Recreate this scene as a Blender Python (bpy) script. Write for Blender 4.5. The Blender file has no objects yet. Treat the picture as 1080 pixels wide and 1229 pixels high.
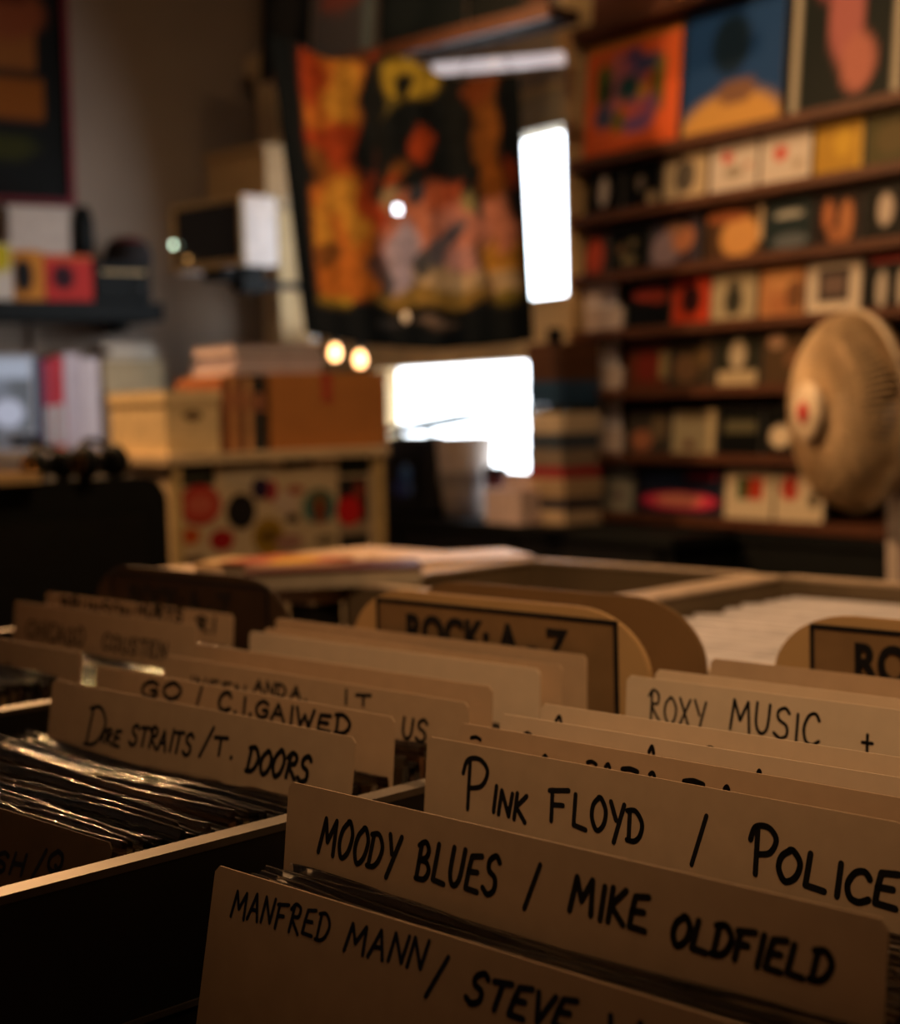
import bpy, bmesh, math, random
import numpy as np
from mathutils import Vector, Matrix
random.seed(7)
# ------------------------------------------------------------------ camera
# world x runs across the record bins, y runs away along them; HC is the lens height above the floor
HC = 1.10
F, PITCH, ROLL, YU, YS = 1918.6, .067327, -.026716, -.78664, -.96259
cp, sp = math.cos(PITCH), math.sin(PITCH)
_r = np.array([1., 0, 0]); _f = np.array([0, cp, -sp]); _u = np.array([0, sp, cp])
_c, _s = math.cos(ROLL), math.sin(ROLL)
CAMM = np.array([_c*_r + _s*_u, -_s*_r + _c*_u, _f])
BAS = np.array([[math.cos(YU), math.sin(YU), 0], [-math.sin(YU), math.cos(YU), 0], [0, 0, 1.]])
def ray(x, y): return BAS @ (CAMM.T @ np.array([(x-540)/F, -(y-614.5)/F, 1.]))
def at_d(x, y, d): return ray(x, y)*d
def at_z(x, y, z): d = ray(x, y); return d*(z/d[2])
def at_v(x, y, v): d = ray(x, y); return d*(v/d[1])
sc = bpy.context.scene
cam = bpy.data.cameras.new('camera'); camo = bpy.data.objects.new('camera', cam)
sc.collection.objects.link(camo); sc.camera = camo
rx, ry, rz = BAS @ CAMM[0], BAS @ CAMM[1], -(BAS @ CAMM[2])
camo.matrix_world = Matrix(((rx[0], ry[0], rz[0], 0), (rx[1], ry[1], rz[1], 0), (rx[2], ry[2], rz[2], 0), (0, 0, 0, 1)))
cam.sensor_fit = 'HORIZONTAL'; cam.sensor_width = 36; cam.lens = F/1080*36
cam.clip_start = .02
cam.dof.use_dof = True; cam.dof.focus_distance = .75; cam.dof.aperture_fstop = cam.lens/8.4
# ------------------------------------------------------------------ light
vs = sc.view_settings
vs.view_transform = 'Standard'; vs.look = 'None'; vs.gamma = 1; vs.use_curve_mapping = False; vs.exposure = 0
sc.cycles.use_denoising = True
sc.cycles.max_bounces = 8; sc.cycles.transparent_max_bounces = 24
sc.cycles.sample_clamp_indirect = 3
sc.cycles.caustics_reflective = False; sc.cycles.caustics_refractive = False
w = bpy.data.worlds.new('sky'); sc.world = w; w.use_nodes = True
wn = w.node_tree.nodes; wl = w.node_tree.links
bg = wn['Background']
tc = wn.new('ShaderNodeTexCoord'); sx = wn.new('ShaderNodeSeparateXYZ'); rp = wn.new('ShaderNodeValToRGB')
wl.new(tc.outputs['Generated'], sx.inputs[0]); wl.new(sx.outputs['Z'], rp.inputs[0]); wl.new(rp.outputs[0], bg.inputs[0])
rp.color_ramp.elements[0].color = (.86, .93, 1, 1); rp.color_ramp.elements[1].color = (.60, .76, 1, 1)
bg.inputs[1].default_value = 9
WALL = math.degrees(YS-YU)                      # the shop's walls are turned a little against the bins
a_ = YS-YU
S = np.array([math.cos(a_), math.sin(a_), 0]); N = np.array([math.sin(a_), -math.cos(a_), 0])
P0 = ray(690, 540)*4.4; P0z = P0.copy(); P0 = np.array([P0[0], P0[1], 0])
def W(s, off, z): return P0 + S*s + N*off + np.array([0, 0, z])     # a point measured from the shelves' front
def wp(x, y, off=0):
    d = ray(x, y); k = ((P0+N*off) @ N)/(d @ N); p = d*k
    return (p-P0) @ S, p[2]
def area_light(name, loc, target, power, size, col, portal=False, sy=None):
    l = bpy.data.lights.new(name, 'AREA'); l.energy = power; l.size = size; l.color = col
    if sy: l.shape = 'RECTANGLE'; l.size_y = sy
    else: l.shape = 'DISK'
    o = bpy.data.objects.new(name, l); sc.collection.objects.link(o); o.location = loc
    o.rotation_euler = (Vector(target)-Vector(loc)).to_track_quat('-Z', 'Y').to_euler()
    if portal: l.cycles.is_portal = True
    return o
WARM = (1, .63, .32)
sl = bpy.data.lights.new('added_spot_light', 'SPOT'); sl.energy = 105; sl.color = WARM; sl.shadow_soft_size = .05; sl.spot_size = math.radians(41); sl.spot_blend = 1  # unseen spot added so brightness fades towards the front cards
so = bpy.data.objects.new('added_spot_light', sl); sc.collection.objects.link(so); so.location = (.30, -.25, 1.45)
so.rotation_euler = (Vector((-.72, 1.28, -.2))-so.location).to_track_quat('-Z', 'Y').to_euler()
area_light('unseen_warm_light', (.05, .45, 1.30), (-.45, .75, -.2), 1.6, .08, WARM)  # unseen weak fill light added over the divider cards
area_light('unseen_warm_light', (-3.35, 1.65, 1.10), (-1.2, .8, -.2), 58, .10, (1, .54, .23))  # unseen light placed for the warm glints on the plastic sleeves
area_light('unseen_warm_light', (-1.45, 1.7, 1.45), (-2.4, 2.1, -.1), 12, .10, WARM)  # unseen light added to brighten the stickered counter
area_light('unseen_warm_light', tuple(W(.6, 1.1, 1.5)), tuple(W(.7, 0, .1)), 9, .12, WARM)
area_light('window_daylight_portal', tuple(W(-.83, -.30, .3)), tuple(W(-.83, 1, .3)), 1, 1.7, (1, 1, 1), True, 1.5)
# ------------------------------------------------------------------ materials
MC = {}
def mat(name, col, rough=.6, metal=0, spec=.22, var=.12, scale=30, bump=.0, emit=None, coat=0, stretch=None):
    if name in MC: return MC[name]
    m = bpy.data.materials.new(name); m.use_nodes = True; nt = m.node_tree; b = nt.nodes['Principled BSDF']
    b.inputs['Roughness'].default_value = rough; b.inputs['Metallic'].default_value = metal
    b.inputs['Specular IOR Level'].default_value = spec; b.inputs['Coat Weight'].default_value = coat
    b.inputs['Coat Roughness'].default_value = .12
    t = nt.nodes.new('ShaderNodeTexCoord'); n = nt.nodes.new('ShaderNodeTexNoise'); n.inputs['Scale'].default_value = scale
    n.inputs['Detail'].default_value = 4
    if stretch:
        mp = nt.nodes.new('ShaderNodeMapping'); mp.inputs['Scale'].default_value = stretch
        nt.links.new(t.outputs['Object'], mp.inputs[0]); nt.links.new(mp.outputs[0], n.inputs[0])
    else: nt.links.new(t.outputs['Object'], n.inputs[0])
    r = nt.nodes.new('ShaderNodeValToRGB')
    r.color_ramp.elements[0].position = .3; r.color_ramp.elements[1].position = .7
    r.color_ramp.elements[0].color = tuple(c*(1-var) for c in col)+(1,)
    r.color_ramp.elements[1].color = tuple(min(1, c*(1+var)) for c in col)+(1,)
    nt.links.new(n.outputs[0], r.inputs[0]); nt.links.new(r.outputs[0], b.inputs['Base Color'])
    if bump:
        bp = nt.nodes.new('ShaderNodeBump'); bp.inputs['Strength'].default_value = bump; bp.inputs['Distance'].default_value = .003
        nt.links.new(n.outputs[0], bp.inputs['Height']); nt.links.new(bp.outputs[0], b.inputs['Normal'])
    if emit:
        b.inputs['Emission Color'].default_value = tuple(emit[:3])+(1,); b.inputs['Emission Strength'].default_value = emit[3]
    MC[name] = m; return m
def print_mat(name='printed_cover', rough=.45, coat=.04, trans=0):
    if name in MC: return MC[name]
    m = bpy.data.materials.new(name); m.use_nodes = True; nt = m.node_tree; b = nt.nodes['Principled BSDF']
    at = nt.nodes.new('ShaderNodeVertexColor'); at.layer_name = 'print'
    nz = nt.nodes.new('ShaderNodeTexNoise'); nz.inputs['Scale'].default_value = 40
    mx = nt.nodes.new('ShaderNodeMix'); mx.data_type = 'RGBA'; mx.blend_type = 'MULTIPLY'; mx.inputs[0].default_value = .35
    nt.links.new(at.outputs[0], mx.inputs[6]); nt.links.new(nz.outputs[0], mx.inputs[7])
    nt.links.new(mx.outputs[2], b.inputs['Base Color']); b.inputs['Roughness'].default_value = rough
    b.inputs['Coat Weight'].default_value = coat; b.inputs['Coat Roughness'].default_value = .1; b.inputs['Specular IOR Level'].default_value = .06
    if trans:
        tr = nt.nodes.new('ShaderNodeBsdfTranslucent'); ms = nt.nodes.new('ShaderNodeMixShader'); ms.inputs[0].default_value = trans
        nt.links.new(mx.outputs[2], tr.inputs[0]); nt.links.new(b.outputs[0], ms.inputs[1]); nt.links.new(tr.outputs[0], ms.inputs[2])
        nt.links.new(ms.outputs[0], nt.nodes['Material Output'].inputs[0])
    MC[name] = m; return m
def film_mat(name, fac, rough, tint=(1, 1, 1)):
    if name in MC: return MC[name]
    m = bpy.data.materials.new(name); m.use_nodes = True; nt = m.node_tree; nt.nodes.remove(nt.nodes['Principled BSDF'])
    tr = nt.nodes.new('ShaderNodeBsdfTransparent'); tr.inputs[0].default_value = tuple(tint)+(1,)
    gl = nt.nodes.new('ShaderNodeBsdfGlossy'); gl.inputs['Roughness'].default_value = rough
    lw = nt.nodes.new('ShaderNodeLayerWeight'); lw.inputs[0].default_value = fac
    nz = nt.nodes.new('ShaderNodeTexNoise'); nz.inputs['Scale'].default_value = 90
    tcn = nt.nodes.new('ShaderNodeTexCoord'); nt.links.new(tcn.outputs['Object'], nz.inputs[0])
    bp = nt.nodes.new('ShaderNodeBump'); bp.inputs['Strength'].default_value = .25; bp.inputs['Distance'].default_value = .002
    nt.links.new(nz.outputs[0], bp.inputs['Height']); nt.links.new(bp.outputs[0], gl.inputs['Normal'])
    ms = nt.nodes.new('ShaderNodeMixShader'); nt.links.new(lw.outputs['Fresnel'], ms.inputs[0])
    nt.links.new(tr.outputs[0], ms.inputs[1]); nt.links.new(gl.outputs[0], ms.inputs[2])
    nt.links.new(ms.outputs[0], nt.nodes['Material Output'].inputs[0]); MC[name] = m; return m
# ------------------------------------------------------------------ building helpers
C = sc.collection
def finish(bm, bevel=0, smooth=False):
    if bevel:
        bmesh.ops.bevel(bm, geom=[e for e in bm.edges if len(e.link_faces) == 2 and e.calc_face_angle(0) > .6], offset=bevel, segments=2, affect='EDGES', clamp_overlap=True)
    me = bpy.data.meshes.new('m'); bm.normal_update(); bm.to_mesh(me); bm.free()
    if smooth:
        for p in me.polygons: p.use_smooth = True
    return me
def ob(name, me, m=None, parent=None, loc=(0, 0, 0), rot=(0, 0, 0), label=None, cat=None, group=None, kind=None):
    if isinstance(me, bmesh.types.BMesh): me = finish(me)
    o = bpy.data.objects.new(name, me); C.objects.link(o)
    me.name = name
    if m is not None and not me.materials: me.materials.append(m)
    o.location = loc; o.rotation_euler = rot
    if parent: o.parent = parent
    for k, v in (('label', label), ('category', cat), ('group', group), ('kind', kind)):
        if v: o[k] = v
    return o
def thing(name, label, cat, loc=(0, 0, 0), rotz=0, group=None):
    o = bpy.data.objects.new(name, None); C.objects.link(o); o.location = loc; o.rotation_euler = (0, 0, rotz)
    o.empty_display_size = .02
    o['label'] = label; o['category'] = cat
    if group: o['group'] = group
    return o
def bx(bm, x0, x1, y0, y1, z0, z1, M=None):
    vs_ = [bm.verts.new(Vector(p) if M is None else M @ Vector(p)) for p in
           ((x0, y0, z0), (x1, y0, z0), (x1, y1, z0), (x0, y1, z0), (x0, y0, z1), (x1, y0, z1), (x1, y1, z1), (x0, y1, z1))]
    for f in ((3, 2, 1, 0), (4, 5, 6, 7), (0, 1, 5, 4), (1, 2, 6, 5), (2, 3, 7, 6), (3, 0, 4, 7)):
        bm.faces.new([vs_[i] for i in f])
    return bm
def box(x0, x1, y0, y1, z0, z1, bevel=0):
    return finish(bx(bmesh.new(), x0, x1, y0, y1, z0, z1), bevel)
def boxes(*b, bevel=0):
    bm = bmesh.new()
    for q in b: bx(bm, *q)
    return finish(bm, bevel)
def prism(pts, y0, y1, bevel=0):                 # outline in x,z pushed from y0 to y1
    bm = bmesh.new()
    a = [bm.verts.new((p[0], y0, p[1])) for p in pts]; b = [bm.verts.new((p[0], y1, p[1])) for p in pts]
    bm.faces.new(a); bm.faces.new(b[::-1]); n = len(pts)
    for i in range(n): bm.faces.new((a[i], b[i], b[(i+1) % n], a[(i+1) % n]))
    bmesh.ops.recalc_face_normals(bm, faces=bm.faces)
    return finish(bm, bevel)
def tube(bm, pts, r, n=8):
    pts = [Vector(p) for p in pts]; rings = []
    for i, p in enumerate(pts):
        t = (pts[min(i+1, len(pts)-1)]-pts[max(i-1, 0)]).normalized()
        a = t.orthogonal().normalized() if i == 0 else (rings[-1][1]-t*rings[-1][1].dot(t)).normalized()
        b = t.cross(a); rr = r[i] if isinstance(r, (list, tuple)) else r
        rings.append(([bm.verts.new(p+(a*math.cos(k*2*math.pi/n)+b*math.sin(k*2*math.pi/n))*rr) for k in range(n)], a))
    for (q, _), (w_, _) in zip(rings, rings[1:]):
        for k in range(n): bm.faces.new((q[k], q[(k+1) % n], w_[(k+1) % n], w_[k]))
    bm.faces.new(rings[0][0][::-1]); bm.faces.new(rings[-1][0])
    return bm
def lathe(prof, n=24, M=None):                   # profile (r, z)
    bm = bmesh.new(); M = M or Matrix()
    rings = [[bm.verts.new(M @ Vector((r*math.cos(k*2*math.pi/n), r*math.sin(k*2*math.pi/n), z))) for k in range(n)] if r > 1e-5 else [bm.verts.new(M @ Vector((0, 0, z)))] for r, z in prof]
    for a, b in zip(rings, rings[1:]):
        for k in range(n):
            q = [a[k % len(a)], a[(k+1) % len(a)], b[(k+1) % len(b)], b[k % len(b)]]
            q = list(dict.fromkeys(q))
            if len(q) > 2: bm.faces.new(q)
    bmesh.ops.recalc_face_normals(bm, faces=bm.faces)
    return finish(bm, 0, True)
def blobcol(x, y, base, blobs):
    c = np.array(base, float)
    for b in blobs:
        if b[0] == 'e':
            _, cx, cy, ax, ay, col = b; d = math.hypot((x-cx)/ax, (y-cy)/ay); k = min(1, max(0, (1.12-d)/.24))
        else:
            _, x0, y0, x1, y1, col = b; k = 1. if x0 <= x <= x1 and y0 <= y <= y1 else 0.
        c = c*(1-k)+np.array(col, float)*k
    return c
def art_mesh(w, h, t, base, blobs, n=20, edge=(.03, .03, .03), fn=None, off=None):
    """flat printed panel, x across (centred), z up from 0, its face towards -y"""
    bm = bmesh.new(); lay = bm.loops.layers.float_color.new('print')
    V = [[bm.verts.new((-w/2+w*i/n, off(i/n, j/n) if off else 0, h*j/n)) for i in range(n+1)] for j in range(n+1)]
    for j in range(n):
        for i in range(n):
            f = bm.faces.new((V[j][i], V[j][i+1], V[j+1][i+1], V[j+1][i]))
            for l, (p, q) in zip(f.loops, ((i, j), (i+1, j), (i+1, j+1), (i, j+1))):
                c = fn(p/n, q/n) if fn else blobcol(p/n, q/n, base, blobs)
                l[lay] = (*c, 1)
    if t:
        rim = [V[0][i] for i in range(n+1)]+[V[j][n] for j in range(1, n+1)]+[V[n][i] for i in range(n-1, -1, -1)]+[V[j][0] for j in range(n-1, 0, -1)]
        bk = [bm.verts.new(v.co+Vector((0, t, 0))) for v in rim]; m = len(rim)
        for i in range(m):
            f = bm.faces.new((rim[(i+1) % m], rim[i], bk[i], bk[(i+1) % m]))
            for l in f.loops: l[lay] = (*edge, 1)
        f = bm.faces.new(bk[::-1])
        for l in f.loops: l[lay] = (*edge, 1)
    me = bpy.data.meshes.new('art'); bm.to_mesh(me); bm.free(); me.materials.append(print_mat())
    return me
# ------------------------------------------------------------------ the room
M_wall = mat('painted_wall', (.27, .21, .165), .85, var=.08, scale=3, bump=.1)
M_dark = mat('black_paint', (.007, .008, .008), .7, spec=.12)
M_wood = mat('red_brown_shelf_wood', (.095, .034, .016), .5, var=.3, scale=8, stretch=(2, 20, 20))
M_tan = mat('tan_painted_frame', (.52, .36, .18), .6, var=.15, scale=6)
M_floor = mat('dark_floor', (.06, .045, .035), .6, var=.3, scale=5)
FZ, CZ = -HC, 1.75
CABZ = -.330
SL, SR, NB, OW = -2.06, 5.2, 5.0, -.18           # left wall, right wall, wall behind the lens, window wall
def wallbox(name, s0, s1, o0, o1, z0, z1, m, **k):
    me = box(s0, s1, -o1, -o0, z0, z1)
    return ob(name, me, m, loc=tuple(P0), rot=(0, 0, a_), kind=k.get('kind', 'structure'), parent=k.get('parent'))
wallbox('floor', SL, SR, OW, NB, FZ-.05, FZ, M_floor)
wallbox('ceiling', SL, SR, OW, NB, CZ, CZ+.05, mat('ceiling_paint', (.35, .29, .24), .9))
wallbox('wall_left', SL-.1, SL, OW-.1, NB+.1, FZ-.05, CZ+.05, M_wall)
wallbox('wall_right', SR, SR+.1, OW-.1, NB+.1, FZ-.05, CZ+.05, M_wall)
wallbox('wall_front', SL, SR, NB, NB+.1, FZ-.05, CZ+.05, M_wall)
WS0, WS1, WZ0, WZ1 = -1.95, -.005, -.42, .92     # window opening
me = boxes((SL, WS0, .18, .30, FZ-.05, CZ+.05), (WS1, SR, .18, .30, FZ-.05, CZ+.05), (WS0, WS1, .18, .30, FZ-.05, WZ0), (WS0, WS1, .18, .30, WZ1, CZ+.05))
ob('wall_back', me, M_wall, loc=tuple(P0), rot=(0, 0, a_), kind='structure')
for i, s in enumerate((.75, 1.30, 1.9, 2.5)):      # upright boards of the left wall's panelling
    wallbox('trim_%d' % (i+1), SL, SL+.02, s-.02, s+.02, FZ, CZ, M_wall)
# window: frame with bars, and its panes
win = bpy.data.objects.new('window_1', None); C.objects.link(win); win['kind'] = 'structure'
win.location = tuple(P0); win.rotation_euler = (0, 0, a_)
fr = [(WS0, WS0+.05, .14, .28), (WS1-.03, WS1, .14, .28)]
ob('window_frame', boxes((WS0, WS0+.02, .15, .28, WZ0, WZ1), (WS1-.02, WS1, .15, .28, WZ0, WZ1), (WS0, WS1, .15, .28, WZ1-.02, WZ1), (WS0, WS1, .15, .28, WZ0, WZ0+.05)), M_tan, win)
ob('transom_bar', box(WS0+.02, WS1-.02, .16, .26, .80, .90), mat('grey_tan_bar', (.34, .27, .17), .6), win)
ob('crossbar', box(-1.60, WS1-.02, .13, .27, .125, .305), M_tan, win)
ob('mullion', boxes((WS0+.02, -1.60, .16, .26, .375, WZ1-.02), (WS0+.02, -1.60, .16, .26, WZ0+.05, .245), (-1.60, -1.275, .16, .26, WZ0+.05, .125)), M_tan, win)
glass = film_mat('window_glass', .15, .02)
for x0, x1, z0, z1 in ((-1.60, WS1-.02, .305, .80), (-1.275, WS1-.02, WZ0+.05, .125), (WS0+.02, -1.60, .245, .375)):
    ob('pane', box(x0, x1, .205, .211, z0, z1), glass, win)
q0, q1 = at_d(512, 84, 4.15), at_d(684, 69, 4.15)
tu = thing('glow_strip', 'dim glowing strip added for the daylit underside of the hanging ledge', 'light', tuple(q0))
d_ = q1-q0; tb_ = bmesh.new(); tube(tb_, [(0, 0, 0), tuple(d_)], .017, 12)
ob('tube', finish(tb_, 0, True), mat('daylit_strip_glow', (.8, .75, .78), .4, emit=(1, .88, .9, .55)), tu)  # added glow stands in for daylight on the ledge's underside
for k_ in (0.0, 1.0):
    cb = bmesh.new(); e_ = d_*k_; f_ = d_*(k_+(.04 if k_ < .5 else -.04)); tube(cb, [tuple(e_), tuple(f_)], .0185, 12); ob('end_cap', finish(cb), M_tan, tu)
    ob('bracket', box(e_[0]-.006, e_[0]+.006, e_[1]-.05, e_[1]+.004, e_[2]+.012, e_[2]+.06), M_tan, tu)
# column and cap beside the window
col = thing('window_casing', 'tall tan painted casing board with a wider cap, left of the window', 'casing', tuple(W(-1.735, -.04, FZ)), a_)
ob('casing_board', box(-.06, .07, -.02, .10, 0, 1.20-FZ, .004), M_tan, col)
ob('casing_cap', box(-.08, .10, -.05, .10, 1.20-FZ, 1.27-FZ, .006), M_tan, col)
# ------------------------------------------------------------------ wall shelves with discs
unit = thing('disc_shelving', 'red-brown wall shelving with seven ledges of discs, right of the window', 'shelving', tuple(W(0, 0, FZ)), a_)
SZ = [.987, .643, .494, .335, .184, .025, -.143, -.301]
for i, z in enumerate(SZ):
    ob('shelf', box(0, 2.3, -.0, .165, z-FZ-.024, z-FZ, .003), M_wood, unit)
ob('side_panel', box(-.022, 0, -.0, .165, CABZ-FZ, 1.1-FZ, .002), M_tan, unit)
ob('back_panel', box(0, 2.3, .166, .176, CABZ-FZ, 1.4-FZ), mat('dark_back_board', (.02, .014, .012), .7), unit)
ob('pale_strip', boxes(*[(.002, .135, .045, .052, a__-FZ+.001, b__-FZ-.025) for a__, b__ in zip(SZ[4:], SZ[3:-1])]), mat('bounce_tinted_board', (.70, .64, .68), .7), unit, label='pale strip of back board tinted lilac as window bounce')  # lilac tint puts the window's bounced light into the board colour
ob('ledge_lip', boxes(*[(0, 2.3, -.008, .0, z-FZ-.020, z-FZ+.003) for z in SZ]), M_wood, unit)
OR, RD, WH, CR, BK, GD, PK, NV, BR, GR = (.75, .16, .03), (.45, .02, .02), (.75, .66, .58), (.62, .48, .30), (.005, .006, .006), (.52, .30, .04), (.65, .25, .22), (.02, .06, .20), (.16, .07, .03), (.10, .16, .06)
def disc(x0, x1, yref, shelf, h, label, base, blobs, kind='cd'):
    s0 = wp(x0, yref)[0]; s1 = wp(x1, yref)[0]; wd = s1-s0; z = SZ[shelf]
    nm, cat, grp = (('record_cover', 'record', 'records on the top ledges') if kind == 'lp' else ('disc_case', 'disc', 'discs on the wall shelving'))
    t = thing(nm, label, cat, tuple(W((s0+s1)/2, -.025, z)), a_, grp)
    tilt = -.10; th = .006 if kind == 'lp' else .010
    ob('case', box(-wd/2, wd/2, .0015, th+.0015, 0, h, .001), mat('clear_grey_plastic', (.10, .10, .10), .25, coat=.3), t, rot=(tilt, 0, 0))
    ob('cover', art_mesh(wd-.004, h-.004, 0, base, blobs, 22), None, t, loc=(0, 0, .002), rot=(tilt, 0, 0))
    return t
LP = .315
disc(688, 803, 120, 1, LP, 'orange record cover with a cluster of blue and green figures, first on the large ledge', (.85, .15, .04),
     [('e', .2, .62, .09, .2, (.10, .14, .03)), ('e', .22, .35, .10, .12, (.05, .08, .16)), ('e', .34, .62, .06, .26, (.45, .16, .2)), ('e', .52, .62, .12, .26, (.34, .13, .24)), ('e', .46, .55, .11, .11, (.02, .09, .10)), ('e', .66, .72, .15, .08, (.06, .08, .22)),
  ('e', .78, .5, .07, .22, (.14, .13, .02)), ('e', .5, .82, .1, .05, (.08, .07, .22)), ('e', .58, .24, .17, .08, (.2, .10, .28)), ('e', .38, .28, .07, .10, (.14, .16, .03)), ('e', .7, .36, .08, .10, (.3, .1, .25)), ('e', .25, .55, .04, .10, (.02, .04, .03)), ('e', .62, .5, .05, .08, (.5, .3, .05)), ('e', .8, .68, .06, .06, (.2, .2, .05)), ('r', 0, .95, 1, 1, (.6, .25, .05))], 'lp')
disc(807, 927, 95, 1, LP, 'deep blue record cover with dark tree shape over a golden mound', (.02, .07, .22),
     [('e', .5, -.02, .55, .33, (.7, .38, .10)), ('e', .55, .3, .2, .10, (.25, .13, .08)), ('e', .48, .68, .20, .24, (.01, .025, .05)), ('r', 0, 0, 1, .02, BR)], 'lp')
disc(936, 1070, 60, 1, LP+.06, 'black record cover with a pink figure inside a pale clear sleeve', (.015, .02, .02),
     [('r', 0, 0, .06, 1, (.5, .45, .35)), ('r', .94, 0, 1, 1, (.5, .45, .35)), ('e', .45, .85, .28, .2, (.35, .10, .10)), ('e', .5, .55, .16, .3, (.45, .15, .14)), ('e', .62, .25, .16, .18, (.5, .18, .14)), ('e', .7, .75, .12, .06, (.6, .3, .2))], 'lp')
disc(1076, 1200, 40, 1, LP, 'dark green record cover at the right end of the large ledge', (.03, .06, .03), [('e', .4, .5, .25, .3, (.3, .2, .1))], 'lp')
tops = [(700, 790, (.18, .07, .04)), (800, 900, (.45, .2, .06)), (905, 1000, (.05, .05, .06))]
for (x0, x1, c), lb in zip(tops, ('brown record cover cut by the top of the picture, nearest the window', 'orange-brown record cover second from the window on the topmost ledge', 'black record cover third from the window on the topmost ledge')):
    disc(x0, x1, 10, 0, LP, lb, c, [('e', .5, .5, .3, .3, tuple(q*.5 for q in c))], 'lp')
CD = .118
rowB = [(692, 735, 'black disc with a pale standing figure, first on the ledge under the records', BK, [('e', .5, .5, .14, .32, WH)]),
 (738, 781, 'black disc with two small pale marks beside the tan oval disc', BK, [('e', .45, .55, .12, .16, (.3, .25, .2)), ('e', .8, .2, .15, .14, CR)]),
 (785, 838, 'tan disc with a dark oval portrait', CR, [('e', .5, .5, .24, .34, (.12, .10, .08))]),
 (841, 899, 'cream disc with a red star left of centre', WH, [('e', .35, .72, .11, .13, (.7, .08, .05)), ('e', .5, .4, .2, .12, (.4, .33, .25)), ('e', .8, .5, .07, .08, (.6, .3, .2))]),
 (901, 963, 'cream disc with one small red star, left of the gold disc', WH, [('e', .4, .6, .13, .15, (.7, .08, .05)), ('e', .75, .35, .1, .1, (.5, .4, .3))]),
 (966, 1025, 'plain gold disc with a brighter centre', GD, [('e', .6, .6, .2, .3, (.68, .42, .05)), ('r', .9, 0, 1, 1, (.65, .4, .06))]),
 (1028, 1092, 'dark olive disc at the right end under the pink figure cover', (.09, .08, .03), [('e', .5, .5, .3, .3, (.13, .1, .04))])]
rowC = [(690, 718, 'disc with a red patch on black beside the window', (.06, .02, .02), [('e', .5, .4, .38, .4, (.55, .08, .04))]),
 (720, 768, 'black disc with small brown specks, third ledge', BK, [('e', .3, .5, .1, .1, (.2, .12, .06)), ('e', .6, .6, .1, .1, (.15, .12, .06)), ('e', .5, .25, .2, .1, (.2, .16, .08))]),
 (770, 830, 'disc with an orange face against mauve and black', (.05, .04, .06), [('e', .3, .35, .3, .4, (.30, .22, .26)), ('e', .65, .55, .22, .3, (.65, .25, .12)), ('e', .5, .8, .2, .15, (.4, .2, .12))]),
 (836, 905, 'disc with a glowing golden face', (.08, .04, .02), [('e', .6, .42, .34, .42, (.75, .38, .12)), ('e', .35, .85, .4, .12, (.45, .14, .05)), ('r', .92, .3, 1, 1, CR)]),
 (908, 963, 'dark teal disc with a pale slanted stroke', (.015, .03, .035), [('e', .5, .72, .34, .07, (.45, .45, .4)), ('e', .55, .2, .4, .15, (.12, .14, .16))]),
 (966, 1022, 'black disc with two orange hands', (.02, .01, .01), [('e', .3, .6, .12, .3, (.5, .18, .07)), ('e', .7, .45, .16, .4, (.5, .2, .08)), ('e', .5, .2, .2, .15, (.4, .15, .06))]),
 (1025, 1085, 'black disc with one white oval face', BK, [('e', .45, .55, .16, .3, (.6, .5, .42))])]
rowD = [(742, 795, 'black disc with a red sweep in its upper half', BK, [('e', .5, .72, .4, .16, (.4, .05, .03)), ('e', .7, .6, .2, .1, (.3, .04, .02))]),
 (796, 842, 'bright red disc with a black round centre', (.6, .06, .02), [('e', .5, .5, .28, .3, (.04, .01, .01))]),
 (843, 897, 'pale olive disc with a small dark figure', (.5, .42, .27), [('e', .5, .4, .2, .3, (.04, .04, .03)), ('e', .5, .72, .12, .12, (.05, .05, .04))]),
 (900, 955, 'orange-tan disc with a brown head', (.55, .25, .10), [('e', .5, .75, .35, .16, (.7, .35, .14)), ('e', .5, .25, .3, .2, (.5, .2, .08)), ('e', .8, .4, .2, .3, (.2, .09, .04))]),
 (957, 1023, 'white-bordered disc with a dark square in the middle', (.72, .62, .5), [('r', .2, .22, .8, .82, (.05, .04, .04)), ('r', .3, .35, .7, .7, (.18, .12, .1)), ('r', .1, .03, .6, .12, (.95, .8, .6))]),
 (1025, 1090, 'black disc with two white triangles and a red strip', BK, [('e', .35, .35, .10, .35, (.55, .48, .4)), ('e', .75, .35, .10, .35, (.55, .48, .4)), ('r', .1, .85, .9, 1, (.4, .04, .03))])]
rowE = [(742, 791, 'dark red-brown disc, first of its ledge', (.14, .04, .02), [('e', .5, .5, .3, .35, (.22, .03, .02)), ('r', .8, .2, 1, .8, (.3, .22, .1))]),
 (793, 845, 'brown disc with a dim tan face', (.07, .05, .03), [('e', .4, .4, .3, .3, (.22, .12, .06)), ('e', .7, .6, .2, .2, (.2, .12, .05))]),
 (847, 902, 'black disc with a white cone shape on a pale base', (.03, .03, .02), [('e', .5, .62, .18, .3, (.6, .5, .35)), ('r', .05, 0, .95, .28, (.6, .48, .3))]),
 (904, 957, 'brown disc with a pink spot in the top corner', (.10, .06, .03), [('e', .3, .85, .2, .15, (.6, .38, .25)), ('e', .7, .5, .2, .2, (.2, .1, .05))])]
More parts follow.
